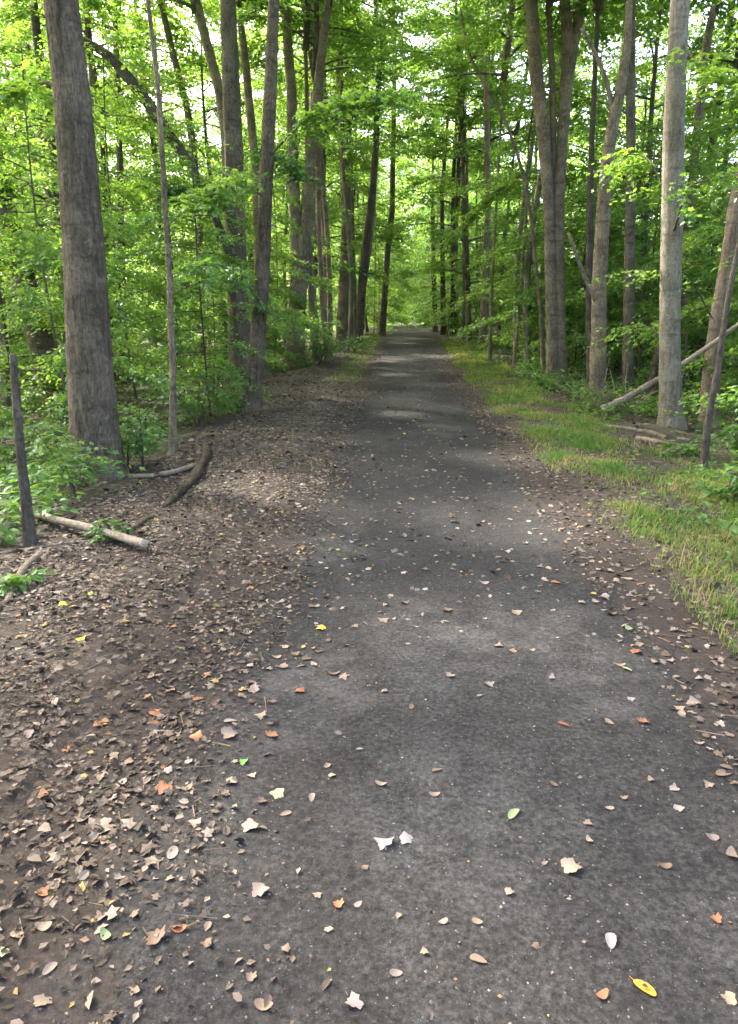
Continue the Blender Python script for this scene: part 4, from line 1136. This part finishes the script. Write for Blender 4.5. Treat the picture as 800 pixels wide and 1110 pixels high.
for (px, py, w, col, shp, lab) in SPECIAL:
    p = ground_hit(px, py); fallen_leaf(p[0], p[1], w * px_size(p) * .86, col, lab, None, shp)
PLAIN = [  # px, py, width, colour
 (338, 867, 16, 'pale'), (429, 1065, 17, 'pale'), (790, 1085, 22, 'tan'), (767, 856, 16, 'tan'), (735, 881, 16, 'pale'), (676, 870, 13, 'tan'), (637, 898, 15, 'tan'),
 (638, 917, 14, 'tan'), (720, 944, 17, 'brown'), (736, 773, 16, 'tan'), (530, 748, 15, 'pale'), (488, 739, 16, 'pale'), (474, 840, 15, 'tan'), (471, 868, 15, 'tan'), (413, 857, 16, 'tan'),
 (552, 975, 15, 'tan'), (517, 1010, 15, 'tan'), (655, 652, 17, 'pale'), (645, 655, 13, 'pale'), (668, 633, 12, 'tan'), (90, 895, 22, 'pale'), (165, 941, 19, 'pale'), (187, 932, 22, 'pale'), (130, 958, 20, 'pale'),
 (148, 1080, 20, 'tan'), (212, 900, 20, 'tan'), (362, 733, 16, 'brown'), (164, 737, 15, 'tan'), (188, 720, 14, 'pale'), (382, 589, 9, 'pale'), (393, 604, 8, 'pale'), (423, 580, 8, 'tan'), (374, 570, 8, 'pale'),
 (524, 636, 13, 'pale'), (531, 650, 9, 'tan'), (487, 665, 12, 'brown'), (427, 675, 9, 'tan'), (418, 660, 10, 'tan'), (442, 703, 10, 'tan'), (376, 702, 9, 'tan'), (335, 672, 9, 'tan'), (343, 660, 10, 'pale'), (540, 704, 13, 'tan'), (555, 710, 13, 'brown'),
 (577, 708, 10, 'tan'), (525, 675, 9, 'tan'), (573, 567, 9, 'pale'), (574, 580, 8, 'pale'), (612, 589, 10, 'pale'), (609, 576, 8, 'tan'), (550, 600, 10, 'pale'), (544, 598, 7, 'pale'), (523, 568, 8, 'tan'), (585, 616, 11, 'tan'), (640, 608, 12, 'pale'), (650, 620, 13, 'tan'),
 (661, 622, 13, 'tan'), (680, 630, 14, 'tan'), (682, 648, 11, 'pale'), (680, 662, 14, 'tan'), (706, 651, 13, 'tan'), (671, 699, 10, 'tan'), (693, 703, 12, 'tan'), (679, 730, 14, 'pale_green'), (710, 723, 14, 'tan'), (726, 721, 15, 'pale'), (758, 741, 13, 'pale'), (780, 720, 14, 'tan'), (752, 683, 12, 'brown'), (753, 652, 14, 'tan'),
 (780, 790, 16, 'pale'), (757, 812, 13, 'pale'), (790, 800, 15, 'tan'), (683, 763, 12, 'pale'), (598, 738, 12, 'pale'), (390, 818, 9, 'pale'), (446, 773, 11, 'brown'), (417, 755, 12, 'pale'), (520, 760, 11, 'tan'), (275, 752, 22, 'pale'), (262, 760, 16, 'tan'), (283, 780, 18, 'tan'), (250, 786, 17, 'pale'), (235, 765, 16, 'brown'), (215, 762, 14, 'orange'), (232, 768, 14, 'brown'), (295, 765, 13, 'brown'),
 (320, 712, 14, 'brown'), (332, 716, 15, 'brown'), (345, 708, 13, 'brown'), (310, 705, 12, 'tan'), (327, 725, 13, 'brown'), (340, 722, 12, 'tan'), (300, 716, 12, 'tan'), (270, 715, 13, 'pale'), (292, 730, 12, 'tan'), (270, 690, 13, 'pale'), (305, 655, 11, 'pale'), (313, 662, 12, 'pale'), (300, 657, 10, 'tan'), (282, 660, 14, 'tan'), (274, 660, 11, 'tan'), (240, 689, 13, 'cream'),
 (30, 830, 17, 'tan'), (52, 811, 18, 'pale'), (64, 823, 17, 'tan'), (90, 852, 14, 'tan'), (78, 862, 15, 'tan'), (22, 905, 20, 'tan'), (135, 868, 18, 'brown'), (140, 830, 16, 'brown'), (115, 920, 18, 'brown'), (60, 965, 20, 'tan'), (20, 1018, 22, 'tan'), (5, 1040, 20, 'cream'), (55, 1060, 24, 'pale'), (182, 840, 15, 'pale'), (205, 830, 15, 'pale'), (185, 960, 14, 'tan'), (110, 1000, 20, 'tan'), (225, 1030, 18, 'brown'),
 (388, 988, 12, 'pale'), (344, 978, 14, 'tan'), (356, 1018, 14, 'tan'), (355, 834, 12, 'tan'), (360, 846, 13, 'tan'), (273, 845, 14, 'tan'), (310, 885, 15, 'tan'), (432, 1000, 11, 'tan'), (395, 950, 12, 'brown'), (600, 855, 11, 'brown'), (705, 850, 13, 'tan'), (660, 880, 13, 'pale'), (590, 945, 11, 'tan'), (580, 1035, 13, 'brown'), (480, 1010, 13, 'pale'), (310, 1035, 15, 'brown'), (460, 1040, 13, 'tan'),
]
ADJ = {'tan': 'tan', 'pale': 'pale pinkish tan', 'brown': 'dark brown', 'orange': 'rusty orange', 'cream': 'cream coloured', 'pale_green': 'greenish'}
def zone(x):
    return 'among the litter left of the path' if x < PC - .95 else ('on the littered right edge of the path' if x > PC + .95 else 'on the dark path')
SEEN_L = []
cnt_plain = 0
def plain_leaf(x, y, size, col):
    z = zone(x); near = 'larger, nearer' if size > .075 else 'small'
    if col == 'pale_green' or col == 'cream' or col == 'orange': near = 'small scattered'
    fallen_leaf(x, y, size, col, '%s %s fallen leaf %s' % (near, ADJ[col], z), 'fallen leaves ' + z)
for (px, py, w, col) in PLAIN:
    p = ground_hit(px, py); plain_leaf(p[0], p[1], w * px_size(p) * .84, col); cnt_plain += 1
while cnt_plain < 255:
    y = 1.3 + 9 * r.uniform() ** 1.2
    u = r.uniform()
    x = PC + (r.uniform(-2.3, -.7) if u < .5 else (r.uniform(.75, 1.45) if u < .8 else r.uniform(-.9, .9)))
    col = r.choice(['tan', 'pale', 'brown', 'orange'], p=[.45, .27, .22, .06])
    plain_leaf(x, y, r.uniform(.035, .075), str(col)); cnt_plain += 1

# ------------------------------------------------------------------ light
SUN_EL, SUN_AZ = R(46), R(-52)              # azimuth measured from +Y (ahead), negative to the left
w = bpy.data.worlds.new('World'); S.world = w; w.use_nodes = True
nt = w.node_tree; nt.nodes.clear()
wo = nt.nodes.new('ShaderNodeOutputWorld'); bg = nt.nodes.new('ShaderNodeBackground'); sk = nt.nodes.new('ShaderNodeTexSky')
sk.sky_type = 'NISHITA'; sk.sun_disc = False; sk.sun_elevation = SUN_EL; sk.sun_rotation = SUN_AZ
sk.dust_density = 7.0; sk.air_density = .8; sk.ozone_density = .2
bg.inputs['Strength'].default_value = .15
nt.links.new(sk.outputs[0], bg.inputs[0]); nt.links.new(bg.outputs[0], wo.inputs[0])
sl = bpy.data.lights.new('sun', 'SUN'); sl.energy = 2.6; sl.angle = R(3); sl.color = (1, .95, .86)
so = bpy.data.objects.new('sun', sl); link(so)
dv = Vector((math.sin(SUN_AZ) * math.cos(SUN_EL), math.cos(SUN_AZ) * math.cos(SUN_EL), math.sin(SUN_EL)))
so.rotation_euler = dv.to_track_quat('Z', 'Y').to_euler(); so.location = (-20, 10, 40)

S.view_settings.view_transform = 'Standard'; S.view_settings.look = 'None'; S.view_settings.gamma = 1
S.view_settings.exposure = 3.5
S.render.engine = 'CYCLES'
c = S.cycles
c.max_bounces = 10; c.diffuse_bounces = 7; c.glossy_bounces = 2; c.transmission_bounces = 5; c.transparent_max_bounces = 4
c.use_denoising = True; c.denoiser = 'OPENIMAGEDENOISE'; c.denoising_input_passes = 'RGB_ALBEDO_NORMAL'
c.caustics_reflective = False; c.caustics_refractive = False
c.sample_clamp_indirect = 8
